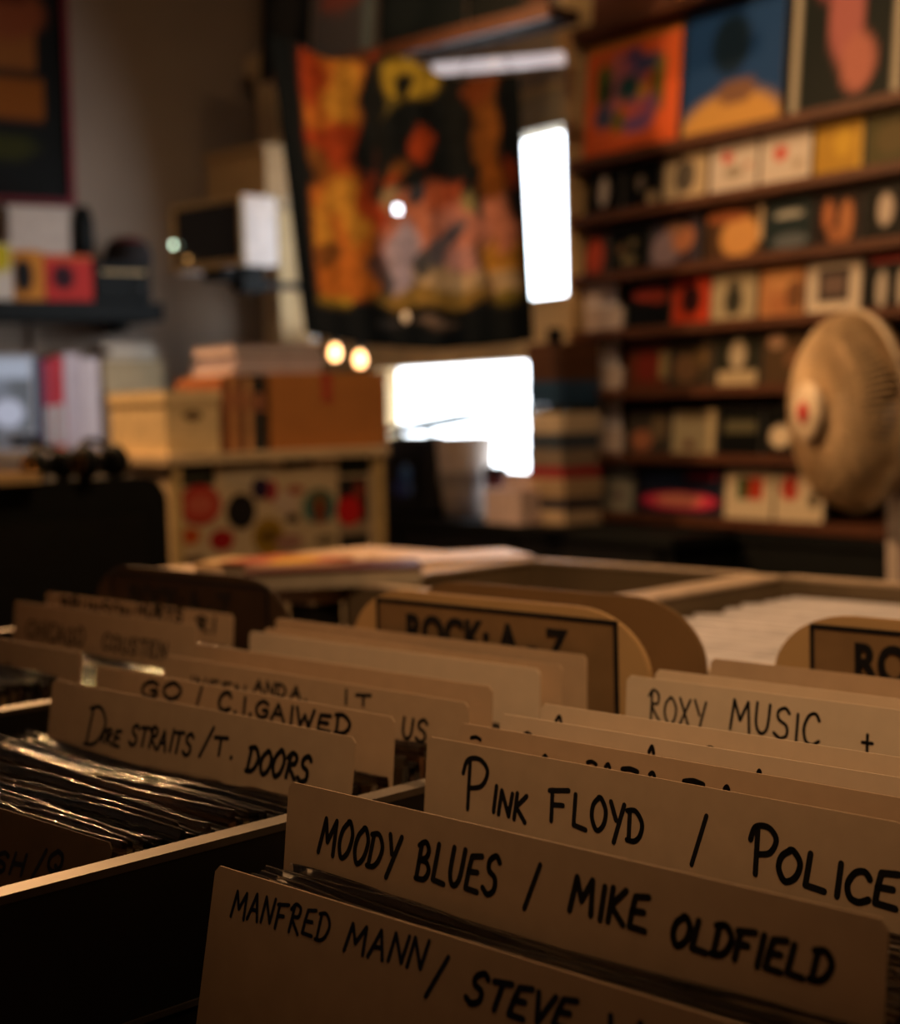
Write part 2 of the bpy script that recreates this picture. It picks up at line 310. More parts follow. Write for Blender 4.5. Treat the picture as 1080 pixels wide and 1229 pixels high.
rowF = [(742, 794, 'dark disc with a pink-brown face in its lower left', (.06, .05, .04), [('e', .35, .3, .25, .25, (.45, .17, .09)), ('e', .75, .6, .2, .3, (.2, .14, .08))]),
 (796, 848, 'cream disc with a faint brown smudge', (.55, .45, .27), [('e', .4, .2, .12, .12, (.2, .08, .06)), ('e', .5, .85, .4, .1, (.4, .3, .16))]),
 (852, 903, 'black disc with an olive bar of lettering', BK, [('r', .1, .5, .9, .75, (.13, .12, .07))]),
 (905, 952, 'black disc with a white round spot', BK, [('e', .45, .4, .28, .24, (.85, .7, .5))])]
rowG = [(698, 750, 'grey-green patterned disc beside the black post', (.28, .27, .22), [('e', .3, .4, .15, .12, (.12, .12, .1)), ('e', .65, .35, .15, .1, (.15, .1, .1)), ('r', 0, .7, 1, .9, (.12, .14, .17))]),
 (756, 856, 'wide black disc box with a glowing pink band', (.01, .015, .035), [('e', .3, .8, .3, .12, (.03, .05, .12)), ('e', .5, .3, .46, .19, (.8, .05, .12)), ('e', .5, .32, .28, .13, (.85, .3, .2)), ('e', .75, .85, .2, .08, (.3, .01, .03))]),
 (859, 917, 'white disc with a green and red square mark', (.72, .6, .42), [('r', .25, .4, .48, .85, (.04, .10, .03)), ('r', .5, .4, .78, .85, (.5, .05, .02))]),
 (919, 978, 'white disc with a red blot beside a dark curve', (.72, .6, .42), [('e', .3, .65, .2, .25, (.5, .05, .03)), ('e', .8, .5, .12, .25, (.10, .08, .05)), ('e', .62, .7, .18, .2, (.75, .6, .42))])]
for row, sh, yr in ((rowB, 2, 200), (rowC, 3, 280), (rowD, 4, 365), (rowE, 5, 435), (rowF, 6, 515), (rowG, 7, 590)):
    for x0, x1, lb, base, bl in row:
        disc(x0, x1, yr, sh, .114 if sh in (6,) else (.125 if (x1-x0) < 80 else .12), lb, base, bl)
for sh, yr, lb in ((4, 380, 'blank pale card standing left of the red-sweep disc'), (5, 455, 'blank pale card standing left of the red-brown disc'), (6, 530, 'blank pale card standing left of the pink-faced disc')):
    disc(694, 738, yr, sh, .065, lb, (.62, .5, .45), [])
# black post and tower of stacked boxes to the left of the shelving
post = thing('black_post', 'slim black upright post at the left end of the wall shelving', 'post', tuple(W(-.04, .03, CABZ)), a_)
ob('post_bar', box(-.015, .015, -.015, .015, .008, .20-CABZ, .002), M_dark, post); ob('foot_plate', box(-.017, .012, -.03, .03, 0, .008), M_dark, post)
# ------------------------------------------------------------------ low black cabinet under shelves and window
cab = thing('low_cabinet', 'long low black cabinet below the wall shelving and window', 'cabinet', tuple(W(0, 0, FZ)), a_)
ob('carcass', box(-1.15, .60, -.20, .16, .06, CABZ-FZ-.025), M_dark, cab)
ob('plinth', box(-1.10, .57, -.16, .14, 0, .06), M_dark, cab)
ob('worktop', box(-1.17, .62, -.22, .165, CABZ-FZ-.025, CABZ-FZ, .004), M_dark, cab)
cab2 = thing('shadow_block', 'shallow black block added as shadow behind the fan pole, under the right ledges', 'cabinet', tuple(W(0, 0, FZ)), a_)  # dark block added where shadow lies under the shelves
ob('carcass', box(.63, 2.3, -.0, .16, 0, CABZ-FZ-.02), M_dark, cab2); ob('worktop', box(.625, 2.3, -.01, .165, CABZ-FZ-.02, CABZ-FZ, .003), M_dark, cab2)
for i in range(3):
    d_ = ob('door', box(-1.13+i*.57, -1.13+i*.57+.55, -.218, -.201, .09, CABZ-FZ-.04, .003), mat('black_door_paint', (.008, .008, .009), .6, spec=.12), cab)
    ob('handle', box(-1.13+i*.57+.25, -1.13+i*.57+.31, -.235, -.218, .55, .565, .003), mat('dark_metal', (.05, .05, .05), .35, .8), d_)
def W_item(x0, x1, yb, off, z=CABZ):               # footprint on the cabinet from picture columns
    s0 = wp(x0, yb, off)[0]; s1 = wp(x1, yb, off)[0]; return s0, s1, tuple(W((s0+s1)/2, off, z))
# tower of flat boxes
tower = [(.040, 'cream flat box at the bottom of the tower by the black post', (.55, .42, .28)), (.030, 'dark navy flat box resting on the cream bottom box', (.03, .03, .05)),
 (.055, 'tan flat box in the lower half of the tower', (.42, .30, .18)), (.030, 'red flat box in the middle of the tower', (.35, .03, .04)),
 (.045, 'grey-brown flat box above the red one', (.25, .20, .15)), (.045, 'dark blue-grey flat box of the tower', (.05, .07, .10)),
 (.055, 'pale cream flat box in the upper half of the tower', (.60, .50, .36)), (.020, 'thin black flat box under the navy one', (.02, .02, .02)), (.065, 'bright navy flat box near the top of the tower', (.02, .06, .13)), (.10, 'thick dark brown box on top of the tower', (.09, .04, .02))]
s0, s1, _ = W_item(640, 681, 600, .12); z = CABZ
for i, (h, lb, c) in enumerate(tower):
    j = random.uniform(-.006, .006)
    t = thing('flat_box', lb, 'box', tuple(W((s0+s1)/2+j, .07, z)), a_+random.uniform(-.03, .03), 'flat boxes stacked by the black post')
    hw = (s1-s0)/2
    ob('tray', box(-hw, hw, -.06, .07, 0, h*.55, .001), mat('box_%d' % i, c, .5), t)
    ob('lid', box(-hw-.001, hw+.001, -.061, .071, h*.55, h-.0005, .0015), mat('boxlid_%d' % i, tuple(min(1, q*1.15) for q in c), .45), t)
    z += h
# things along the window end of the cabinet
s0, s1, l = W_item(464, 542, 615, .10)
bag = thing('black_bag', 'slumped black bag with a blue emblem on the low cabinet', 'bag', l, a_)
def sack(w_, d_, h_, seed, n=16, m=9):
    random.seed(seed); bm = bmesh.new(); R_ = []
    for j in range(m+1):
        t = j/m; k = 1-.35*t**3
        ring = []
        for i in range(n):
            a = 2*math.pi*i/n; rr = (abs(math.cos(a))**3.+abs(math.sin(a))**3.)**(-1/3.)
            ring.append(bm.verts.new((w_/2*rr*math.cos(a)*k*(1+random.uniform(-.03, .03)), d_/2*rr*math.sin(a)*k, h_*t+random.uniform(-.006, .006)*(0 < j))))
        R_.append(ring)
    for a, b in zip(R_, R_[1:]):
        for i in range(n): bm.faces.new((a[i], a[(i+1) % n], b[(i+1) % n], b[i]))
    bm.faces.new(R_[0][::-1]); bm.faces.new(R_[-1]); return finish(bm, 0, True)
M_cloth = mat('black_bag_cloth', (.010, .011, .014), .6, bump=.4, scale=20)
wb = s1-s0
ob('bag_body', sack(wb, .15, .235, 3), M_cloth, bag)
hb = bmesh.new(); tube(hb, [(-wb*.25, 0, .22), (-wb*.2, -.0, .26), (0, 0, .275), (wb*.2, 0, .26), (wb*.25, 0, .22)], .008); ob('handle', finish(hb, 0, True), M_cloth, bag)
ob('emblem', art_mesh(.13, .13, 0, BK, [('e', .6, .6, .25, .2, (.08, .25, .7)), ('e', .62, .72, .1, .1, (.25, .5, .95)), ('e', .4, .25, .3, .2, (.06, .10, .4)), ('e', .75, .25, .12, .15, (.15, .3, .7))], 16), None, bag, loc=(wb*.12, -.0785, .05), label='blue printed emblem')
s0, s1, l = W_item(478, 575, 520, .02, CABZ+.28)
fold = thing('black_folder', 'flat black folder lying tilted across the bag, grey edge to the window', 'folder', tuple(W((s0+s1)/2, .02, CABZ+.262)), a_)
ob('cover', box(-(s1-s0)/2, (s1-s0)/2, -.07, .08, .012, .022, .002), M_dark, fold, rot=(0, -.10, 0))
ob('pages', box(-(s1-s0)/2+.01, (s1-s0)/2-.004, -.065, .075, 0, .012), mat('grey_pages', (.25, .30, .33), .7), fold, rot=(0, -.10, 0))
s0, s1, l = W_item(541, 580, 612, .08)
rl = thing('paper_roll', 'pale upright roll of paper beside the black bag', 'roll', l, a_)
R_ = (s1-s0)/2
ob('wrap', lathe([(R_*.55, 0), (R_*.8, .0), (R_*.95, .12), (R_*1.05, .235), (R_*.9, .235), (R_*.7, .1), (R_*.55, .02)], 28), mat('pale_paper', (.55, .47, .42), .7), rl)
ob('band', lathe([(R_*.93, .09), (R_*.97, .10), (R_*1.0, .13), (R_*.97, .135)], 28), mat('grey_paper_band', (.3, .27, .25), .7), rl)
s0, s1, l = W_item(584, 609, 606, .07)
cup = thing('maroon_cup', 'dark maroon lidded cup between the paper roll and the pale box', 'cup', l, a_)
R_ = .036
ob('cup_body', lathe([(0, 0), (R_*.75, 0), (R_*.98, .13), (R_*.9, .13), (R_*.7, .01), (0, .008)], 24), mat('maroon_card', (.09, .015, .02), .5), cup)
ob('lid', lathe([(0, .142), (R_*.7, .142), (R_*.8, .150), (R_*.9, .150), (R_*1.05, .134), (R_*1.05, .126), (0, .1285)], 24), mat('black_plastic', (.015, .015, .015), .3), cup)
s0, s1, l = W_item(594, 637, 616, .16)
pb = thing('pale_carton', 'pinkish white carton with its flap up, on the cabinet under the window', 'carton', l, a_)
ob('carton_body', box(-(s1-s0)/2, (s1-s0)/2, -.035, .035, 0, .095, .002), mat('pinkish_card', (.70, .55, .52), .6), pb)
ob('flap', box(-(s1-s0)/2, (s1-s0)/2, -.0015, .0015, 0, .045), mat('pinkish_card', (.70, .55, .52), .6), pb, loc=(0, .032, .095), rot=(-.25, 0, 0))
# two little warm bulbs behind the cardboard box, at the window's left end
for (x, y), lb in (((402, 424), 'small round glowing bulb left of its twin below the banner'), ((432, 432), 'small round glowing bulb right of its twin above the cardboard box')):
    s_, z_ = wp(x, y, .16)
    b = thing('light_bulb', lb, 'bulb', tuple(W(s_, .16, z_)), a_, 'warm bulbs below the banner')
    ob('bulb_glass', lathe([(0, -.022), (.010, -.019), (.016, -.008), (.017, .003), (.012, .018), (.009, .026), (0, .026)], 20), mat('warm_bulb_glow', (1, .7, .4), .4, emit=(1, .48, .18, 8)), b)
    ob('socket', lathe([(.010, .026), (.011, .05), (.006, .056), (0, .056)], 16), M_dark, b)
    wr = bmesh.new(); tube(wr, [(0, 0, .055), (.005, .1, .075), (0, .25, .08)], .002); ob('wire', finish(wr), M_dark, b)
# ------------------------------------------------------------------ overhead ledge with dark covers, and the banner below it
OV = at_d(545, 45, 3.95)[1]
def at_ov(x, y): return at_v(x, y, OV)
pL, pR = at_ov(330, 84), at_ov(662, 30)
zo = (at_ov(430, 74)[2]+at_ov(655, 28)[2])/2
ov = thing('hanging_ledge', 'red-brown ledge hung high over the window, lined with dark covers', 'ledge', ((pL[0]+pR[0])/2, OV, zo), 0)
hw = (pR[0]-pL[0])/2
ob('ledge_board', box(-hw, hw, 0, .10, -.0, .028, .003), mat('dark_ledge_wood', (.025, .012, .008), .8, spec=.05), ov)
ob('ledge_lip', box(-hw, hw, -.012, 0, -.002, .034, .002), M_wood, ov)
for q in (-.8, 0, .8):
    ob('hanger_rod', box(hw*q-.006, hw*q+.006, .085, .097, .028, CZ-zo), M_dark, ov)
for x0, x1, hh, lb, base, bl in ((303, 362, .36, 'plain black cover at the far left of the hanging ledge', BK, [('e', .5, .5, .3, .3, (.02, .02, .02))]),
        (366, 440, .31, 'grey cover with a faint rose patch on the hanging ledge', (.07, .065, .075), [('e', .45, .55, .35, .12, (.20, .06, .05)), ('r', .8, 0, 1, 1, (.12, .15, .16))]),
        (446, 550, .31, 'black cover next to the grey rose-patched one', (.010, .014, .016), [('e', .3, .3, .2, .2, (.015, .02, .022))]),
        (553, 655, .31, 'black cover with a dim brown corner, right end of the hanging ledge', (.010, .012, .012), [('e', .9, .1, .2, .15, (.06, .03, .02))])):
    p0 = at_ov(x0, 40)[0]; p1 = at_ov(x1, 40)[0]
    t = thing('record_cover', lb, 'record', ((p0+p1)/2, OV+.02, zo+.028), 0, 'covers on the hanging ledge')
    ob('cover', art_mesh(p1-p0-.004, hh, .004, base, bl, 14), None, t, rot=(-.08, 0, 0))
    ob('sleeve_back', box(-(p1-p0)/2+.004, (p1-p0)/2-.004, .0045, .0060, 0, hh-.003), M_dark, t, rot=(-.08, 0, 0))
# banner
FB = at_d(495, 240, 3.80)
tl, tr_, bl_, br_ = at_d(322, 40, 3.88), at_d(624, 90, 3.88), at_d(366, 400, 3.88), at_d(641, 408, 3.88)
# the print, drawn on a cloth 1014 units wide; ellipses (x, y, half width, half height, lean, colour)
RDo, ORo, YLo, YL2, BK0, PKo, LVo, CRo, BRo = (.36, .05, .012), (.52, .15, .02), (.56, .25, .03), (.50, .32, .03), (.008, .010, .010), (.58, .22, .14), (.50, .40, .44), (.58, .40, .20), (.20, .07, .015)
PRINT = [(200, 250, 130, 170, 0, ORo), (120, 180, 55, 110, .1, RDo), (250, 240, 60, 120, 0, YLo), (200, 420, 120, 60, .2, RDo), (270, 470, 90, 90, .4, RDo), (160, 500, 50, 50, 0, BRo),
 (240, 760, 130, 230, 0, ORo), (240, 620, 60, 70, .3, YLo), (300, 750, 40, 130, .1, YLo), (170, 740, 40, 80, 0, YLo), (200, 850, 40, 60, 0, BRo), (330, 900, 60, 110, 0, ORo), (260, 960, 120, 60, 0, ORo), (220, 1030, 60, 30, 0, YL2), (350, 640, 45, 120, .25, RDo), (380, 880, 40, 50, 0, (.10, .05, .04)), (410, 930, 22, 40, 0, (.05, .05, .05)),
 (360, 125, 25, 25, 0, RDo), (480, 220, 115, 80, 0, YL2), (420, 330, 40, 40, 0, (.22, .16, .03)), (480, 250, 30, 55, 0, BK0), (440, 410, 60, 90, 0, BK0), (545, 410, 50, 60, 0, BK0), (545, 450, 42, 80, 0, RDo), (560, 350, 60, 35, 0, BK0), (590, 235, 0.1, 1, 0, BK0),
 (450, 560, 50, 60, 0, BRo), (430, 580, 20, 25, 0, RDo), (430, 640, 35, 40, 0, (.35, .25, .12)), (500, 600, 45, 50, 0, BK0), (530, 770, 130, 130, 0, PKo), (600, 640, 70, 80, -.2, (.55, .13, .05)), (650, 590, 45, 60, .3, (.45, .09, .03)), (680, 780, 110, 130, 0, PKo), (500, 740, 80, 100, 0, (.60, .20, .10)),
 (470, 860, 55, 140, 0, LVo), (640, 930, 120, 80, 0, CRo), (720, 650, 25, 40, 0, (.32, .26, .10)), (765, 690, 28, 35, 0, (.06, .06, .05)), (640, 760, 28, 80, -.6, (.10, .09, .10)), (600, 830, 50, 45, -.4, (.14, .12, .13)), (550, 880, 30, 50, 0, (.07, .07, .07)), (700, 860, 60, 60, 0, (.52, .25, .20)),
 (520, 640, 25, 40, 0, (.03, .04, .05)), (580, 1000, 200, 35, 0, (.34, .20, .04)), (850, 880, 70, 130, 0, YLo), (830, 730, 55, 110, .2, (.62, .22, .12)), (840, 960, 70, 60, 0, CRo), (860, 1020, 60, 40, 0, (.25, .18, .03)), (770, 900, 10, 130, .15, (.15, .07, .02)),
 (770, 380, 60, 230, .03, (.28, .09, .015)), (800, 560, 35, 80, .1, (.24, .07, .01)), (750, 240, 60, 60, 0, (.25, .06, .015)), (860, 350, 42, 150, 0, BK0), (870, 560, 25, 60, 0, (.25, .04, .01)),
 (350, 350, 45, 230, -.14, BK0), (385, 560, 22, 70, -.1, BK0), (640, 330, 60, 150, -.1, BK0), (660, 440, 75, 130, -.15, BK0), (715, 560, 25, 60, -.2, BK0),
 (450, 1085, 90, 14, 0, (.06, .055, .05)), (600, 1085, 70, 16, 0, (.22, .15, .10))]
def flagcol(x, y):
    px = (322*(1-x)+624*x)*y+(366*(1-x)+641*x)*(1-y); py = (40*(1-x)+90*x)*y+(400*(1-x)+408*x)*(1-y)
    cx, cy = (px-330)*3.07, (py-20)*3.07
    wx = 14*math.sin(cy*.031+1.3*math.sin(cx*.02)); wy = 14*math.sin(cx*.027+1.1*math.sin(cy*.023))
    c = np.array(BK0, float)
    for ex, ey, ax, ay, ln, col in PRINT:
        dx, dy = cx+wx-ex, cy+wy-ey; dx, dy = dx*math.cos(ln)-dy*math.sin(ln), dx*math.sin(ln)+dy*math.cos(ln)
        d = math.hypot(dx/ax, dy/ay); k = min(1, max(0, (1.2-d)/.35)); c = c*(1-k)+np.array(col)*k
    n_ = math.sin(cx*.05+2*math.sin(cy*.041))*math.sin(cy*.047+2*math.sin(cx*.033)); n2 = math.sin(cx*.13+3*math.sin(cy*.09))*math.sin(cy*.12)
    c = c*(1+.30*n_+.18*n2)*.68
    left = 78+(cy-100)*.075
    e = min(1, max(0, (cx-left)/22)) * min(1, max(0, (1055-cy+.0*cx)/40 if not (380 < cx < 700) else (1120-cy)/30)) * min(1, max(0, (893+(cy-300)*.035-cx)/16))
    return np.clip(c*e+np.array((.005, .007, .008))*(1-e), 0, 1)
bm = bmesh.new(); lay = bm.loops.layers.float_color.new('print'); n = 72
def flagpt(x, y):
    tx = tr_*x+tl*(1-x); bxx = br_*x+bl_*(1-x); p = bxx*(1-y)+tx*y
    k = math.sin(2*math.pi*(x*3.1+.3*y))*.022*(.35+.65*y)+math.sin(2*math.pi*(x*6.3))*.007
    nrm = ray(495, 240)/np.linalg.norm(ray(495, 240))
    sag = -.030*math.sin(math.pi*x)*(1-y) - .035*(math.sin(math.pi*x*2)**2)*y
    return p+nrm*k+np.array([0, 0, sag])
Vg = {}
for j in range(n+1):
    for i in range(n+1): Vg[i, j] = bm.verts.new(flagpt(i/n, j/n)-flagpt(.5, 1))
for j in range(n):
    for i in range(n):
        hx, hy = (i+.5)/n, (j+.5)/n
        if math.hypot((hx-.455)*1.0, (hy-.470)*1.25) < .017: continue       # the small hole that shows daylight
        f = bm.faces.new((Vg[i, j], Vg[i+1, j], Vg[i+1, j+1], Vg[i, j+1])); f.smooth = True
        for l, (p, q) in zip(f.loops, ((i, j), (i+1, j), (i+1, j+1), (i, j+1))): l[lay] = (*flagcol(p/n, q/n), 1)
bn = thing('cloth_banner', 'black-bordered orange cloth banner with dark figures, hung in front of the window', 'banner', tuple(flagpt(.5, 1)))
fl = ob('cloth', finish(bm), print_mat('banner_cloth', .8, 0, .22), bn)
pp = at_d(487, 381, 3.80)-flagpt(.5, 1)
ob('pale_spot', lathe([(0, .004), (.011, .002), (.013, 0), (0, 0)], 20, Matrix.Translation(Vector(pp)) @ Matrix.Rotation(math.pi/2, 4, 'X')), mat('pale_spot_white', (.8, .8, .8), .3), bn, label='small white round disc')  # small white disc for a pale round spot on the cloth
for x in (.02, .27, .5, .75, .98):
    q = flagpt(x, 1)-flagpt(.5, 1); q2 = np.array([q[0], OV-.0-flagpt(.5, 1)[1], zo-.002-flagpt(.5, 1)[2]])
    cb = bmesh.new(); tube(cb, [tuple(q-np.array([0, 0, .004])), tuple((q+q2)/2+np.array([0, 0, -.006])), tuple(q2)], .0015, 6); ob('cord', finish(cb), M_dark, bn)
# ------------------------------------------------------------------ record bins
M_bin = mat('dark_bin_panel', (.014, .012, .010), .55, var=.25, scale=10)
M_rim = mat('worn_metal_edge', (.12, .095, .07), .5, .5, var=.25, scale=25)
M_card = mat('manila_card', (.50, .35, .225), .75, var=.05, scale=60, bump=.05)
M_card2 = mat('pale_card', (.66, .52, .38), .75, var=.04, scale=60)
M_olive = mat('olive_grey_panel', (.17, .12, .07), .6, var=.2, scale=8)
M_ink = mat('black_marker_ink', (.008, .008, .010), .5)
M_inkb = mat('blue_black_marker_ink', (.010, .014, .035), .5)
RZ = -.210
def browser(name, label, us, v0, v1, zt, zb, rimw, mp, mr, h_front=None):
    t = thing(name, label, 'record rack', ((us[0]+us[-1])/2, (v0+v1)/2, FZ))
    o = np.array([(us[0]+us[-1])/2, (v0+v1)/2, FZ])
    th = .012
    def q(x0, x1, y0, y1, z0, z1, bev=.0): return box(x0-o[0], x1-o[0], y0-o[1], y1-o[1], z0-o[2], z1-o[2], bev)
    for u in us:
        p = ob('partition', q(u-th/2, u+th/2, v0, v1, zb, zt-.004), mp, t)
        ob('partition_rim', q(u-rimw/2, u+rimw/2, v0-.004, v1+.004, zt-.004, zt, .0012), mr, p, label='worn pale metal edge')
        if len(us) > 3 and u == us[-2]:
            ob('seam_strip', q(u+th/2, u+th/2+.0015, v0, v1, zt-.078, zt-.075), mr, p)
    for k, (y0, y1) in enumerate(((v0-th, v0), (v1, v1+th))):
        for a, b in zip(us, us[1:]):
            p = ob('end_panel', q(a+th/2, b-th/2, y0, y1, zb, (zt if k else (h_front or zt))-.004), mp, t)
            ob('panel_rim', q(a+rimw/2, b-rimw/2, y0-.003, y1+.003, (zt if k else (h_front or zt))-.004, (zt if k else (h_front or zt)), .0012), mr, p)
    ob('bin_bottom', q(us[0], us[-1], v0, v1, zb-.012, zb), mp, t)
    ob('apron', q(us[0]+.03, us[-1]-.03, v0+.03, v1-.03, zb-.10, zb-.012), mp, t)
    for u in (us[0]+.04, us[-1]-.04):
        for v in (v0+.04, v1-.04):
            ob('leg', q(u-.025, u+.025, v-.025, v+.025, FZ, zb-.012, .003), mp, t)
    return t
BZ = -.535
near = browser('record_rack', 'dark record rack with worn metal edges holding the foreground dividers', (-1.42, -1.036, -.636, -.255), .10, .955, RZ, BZ, .013, M_bin, M_rim, h_front=-.36)
M_prim = mat('pale_rim', (.50, .38, .27), .45, var=.15)
far = browser('record_rack', 'empty olive-grey rack with wide pale rims behind the rock sign boards', (-1.44, -1.077), 1.265, 1.582, RZ, BZ, .022, M_olive, M_prim, None)
far2 = browser('record_rack', 'longer olive-grey rack full of white sleeves, behind the right sign board', (-1.050, -.67, -.285), 1.01, 1.582, RZ, BZ, .022, M_olive, M_prim, None)
# cards ------------------------------------------------------------
ZB = BZ+.001
GL = {  # hand-drawn capitals, unit box, polylines
 'A': [[(0, 0), (.45, 1), (.95, 0)], [(.2, .38), (.75, .4)]], 'B': [[(.1, 0), (.12, 1)], [(-.05, .92), (.4, 1.05), (.72, .85), (.6, .62), (.15, .52), (.65, .5), (.95, .28), (.7, .02), (.05, 0)]],
 'C': [[(.95, .8), (.7, 1), (.3, .9), (.05, .5), (.2, .1), (.6, 0), (1, .15)]], 'D': [[(.12, 0), (.12, .95)], [(-.05, .95), (.5, 1), (.95, .65), (.85, .25), (.5, .02), (0, 0)]],
 'E': [[(.9, .98), (.2, .92), (.12, .5), (.1, .03), (.95, 0)], [(.12, .5), (.75, .52)]], 'F': [[(.15, 0), (.15, .95)], [(0, .92), (.95, 1)], [(.15, .5), (.7, .52)]],
 'G': [[(.9, .85), (.55, 1), (.15, .75), (.05, .35), (.3, 0), (.8, .08), (.9, .45), (.55, .42)]], 'H': [[(.05, 0), (.12, 1)], [(.9, 0), (.9, 1)], [(.1, .5), (.9, .5)]],
 'I': [[(.5, 0), (.5, 1)]], 'K': [[(.1, 0), (.12, 1)], [(.85, 1), (.15, .48), (.95, 0)]], 'L': [[(.15, 1), (.1, .05), (.95, 0)]],
 'M': [[(0, 0), (.12, 1), (.48, .35), (.85, 1), (1, 0)]], 'N': [[(.05, 0), (.1, 1), (.85, .05), (.95, 1)]], 'O': [[(.5, 1), (.12, .75), (.05, .35), (.4, 0), (.85, .2), (.98, .65), (.65, .98), (.45, 1)]],
 'P': [[(.25, 0), (.2, .95)], [(-.05, .7), (.1, .98), (.6, 1.02), (.95, .8), (.75, .5), (.25, .42)]], 'Q': [[(.5, 1), (.1, .7), (.1, .25), (.5, 0), (.9, .3), (.85, .8), (.45, 1)], [(.55, .3), (1, -.1)]],
 'R': [[(.15, 0), (.2, .95)], [(-.05, .8), (.3, 1.02), (.75, .9), (.7, .6), (.2, .5), (.95, -.02)]], 'S': [[(.9, .85), (.6, 1), (.2, .85), (.25, .6), (.75, .42), (.8, .12), (.4, -.02), (0, .12)]],
 'T': [[(.5, 0), (.5, .95)], [(0, .92), (1, .98)]], 'U': [[(.08, 1), (.08, .3), (.4, 0), (.8, .2), (.9, 1)]], 'V': [[(0, 1), (.45, 0), (.95, 1)]],
 'W': [[(0, 1), (.25, 0), (.5, .65), (.75, 0), (1, 1)]], 'X': [[(.05, 0), (.95, 1)], [(.1, 1), (.9, 0)]], 'Y': [[(.05, 1), (.45, .5)], [(.95, 1), (.35, -.15)]],
 '/': [[(0, 0), (1, 1)]], '+': [[(.5, 0), (.5, 1)], [(0, .5), (1, .5)]], '.': [[(.4, .0), (.5, .06)]], '-': [[(0, .4), (1, .45)]], '^': [[(.2, .6), (.45, 1), (.7, .6)]], '~': [[(0, .8), (.5, 1), (1, .8)]]}
def smoothline(pts, k=5):
    if len(pts) < 3: return pts
    P = [pts[0]]+list(pts)+[pts[-1]]; out = []
    for i in range(1, len(P)-2):
        for j in range(k):
            t = j/k; o = []
            for a in range(2):
                p0, p1, p2, p3 = P[i-1][a], P[i][a], P[i+1][a], P[i+2][a]
                o.append(.5*((2*p1)+(-p0+p2)*t+(2*p0-5*p1+4*p2-p3)*t*t+(-p0+3*p1-3*p2+p3)*t**3))
            out.append(tuple(o))
    out.append(tuple(pts[-1])); return out
SHARP = set('AMNVWEFHLKTXIYZ/+')
def ribbon(bm, pts, wd, y):
    pts = [Vector((p[0], p[1])) for p in pts]
    for p, q in zip(pts, pts[1:]):
        d = (q-p)
        if d.length < 1e-6: continue
        n_ = Vector((-d.y, d.x)).normalized()*wd/2
        bm.faces.new([bm.verts.new((v.x, y, v.y)) for v in (p-n_, q-n_, q+n_, p+n_)])
    for p in pts:
        bm.faces.new([bm.verts.new((p.x+math.cos(k*math.pi/4)*wd/2, y-.00002, p.y+math.sin(k*math.pi/4)*wd/2)) for k in range(8)])
CARDW = .322
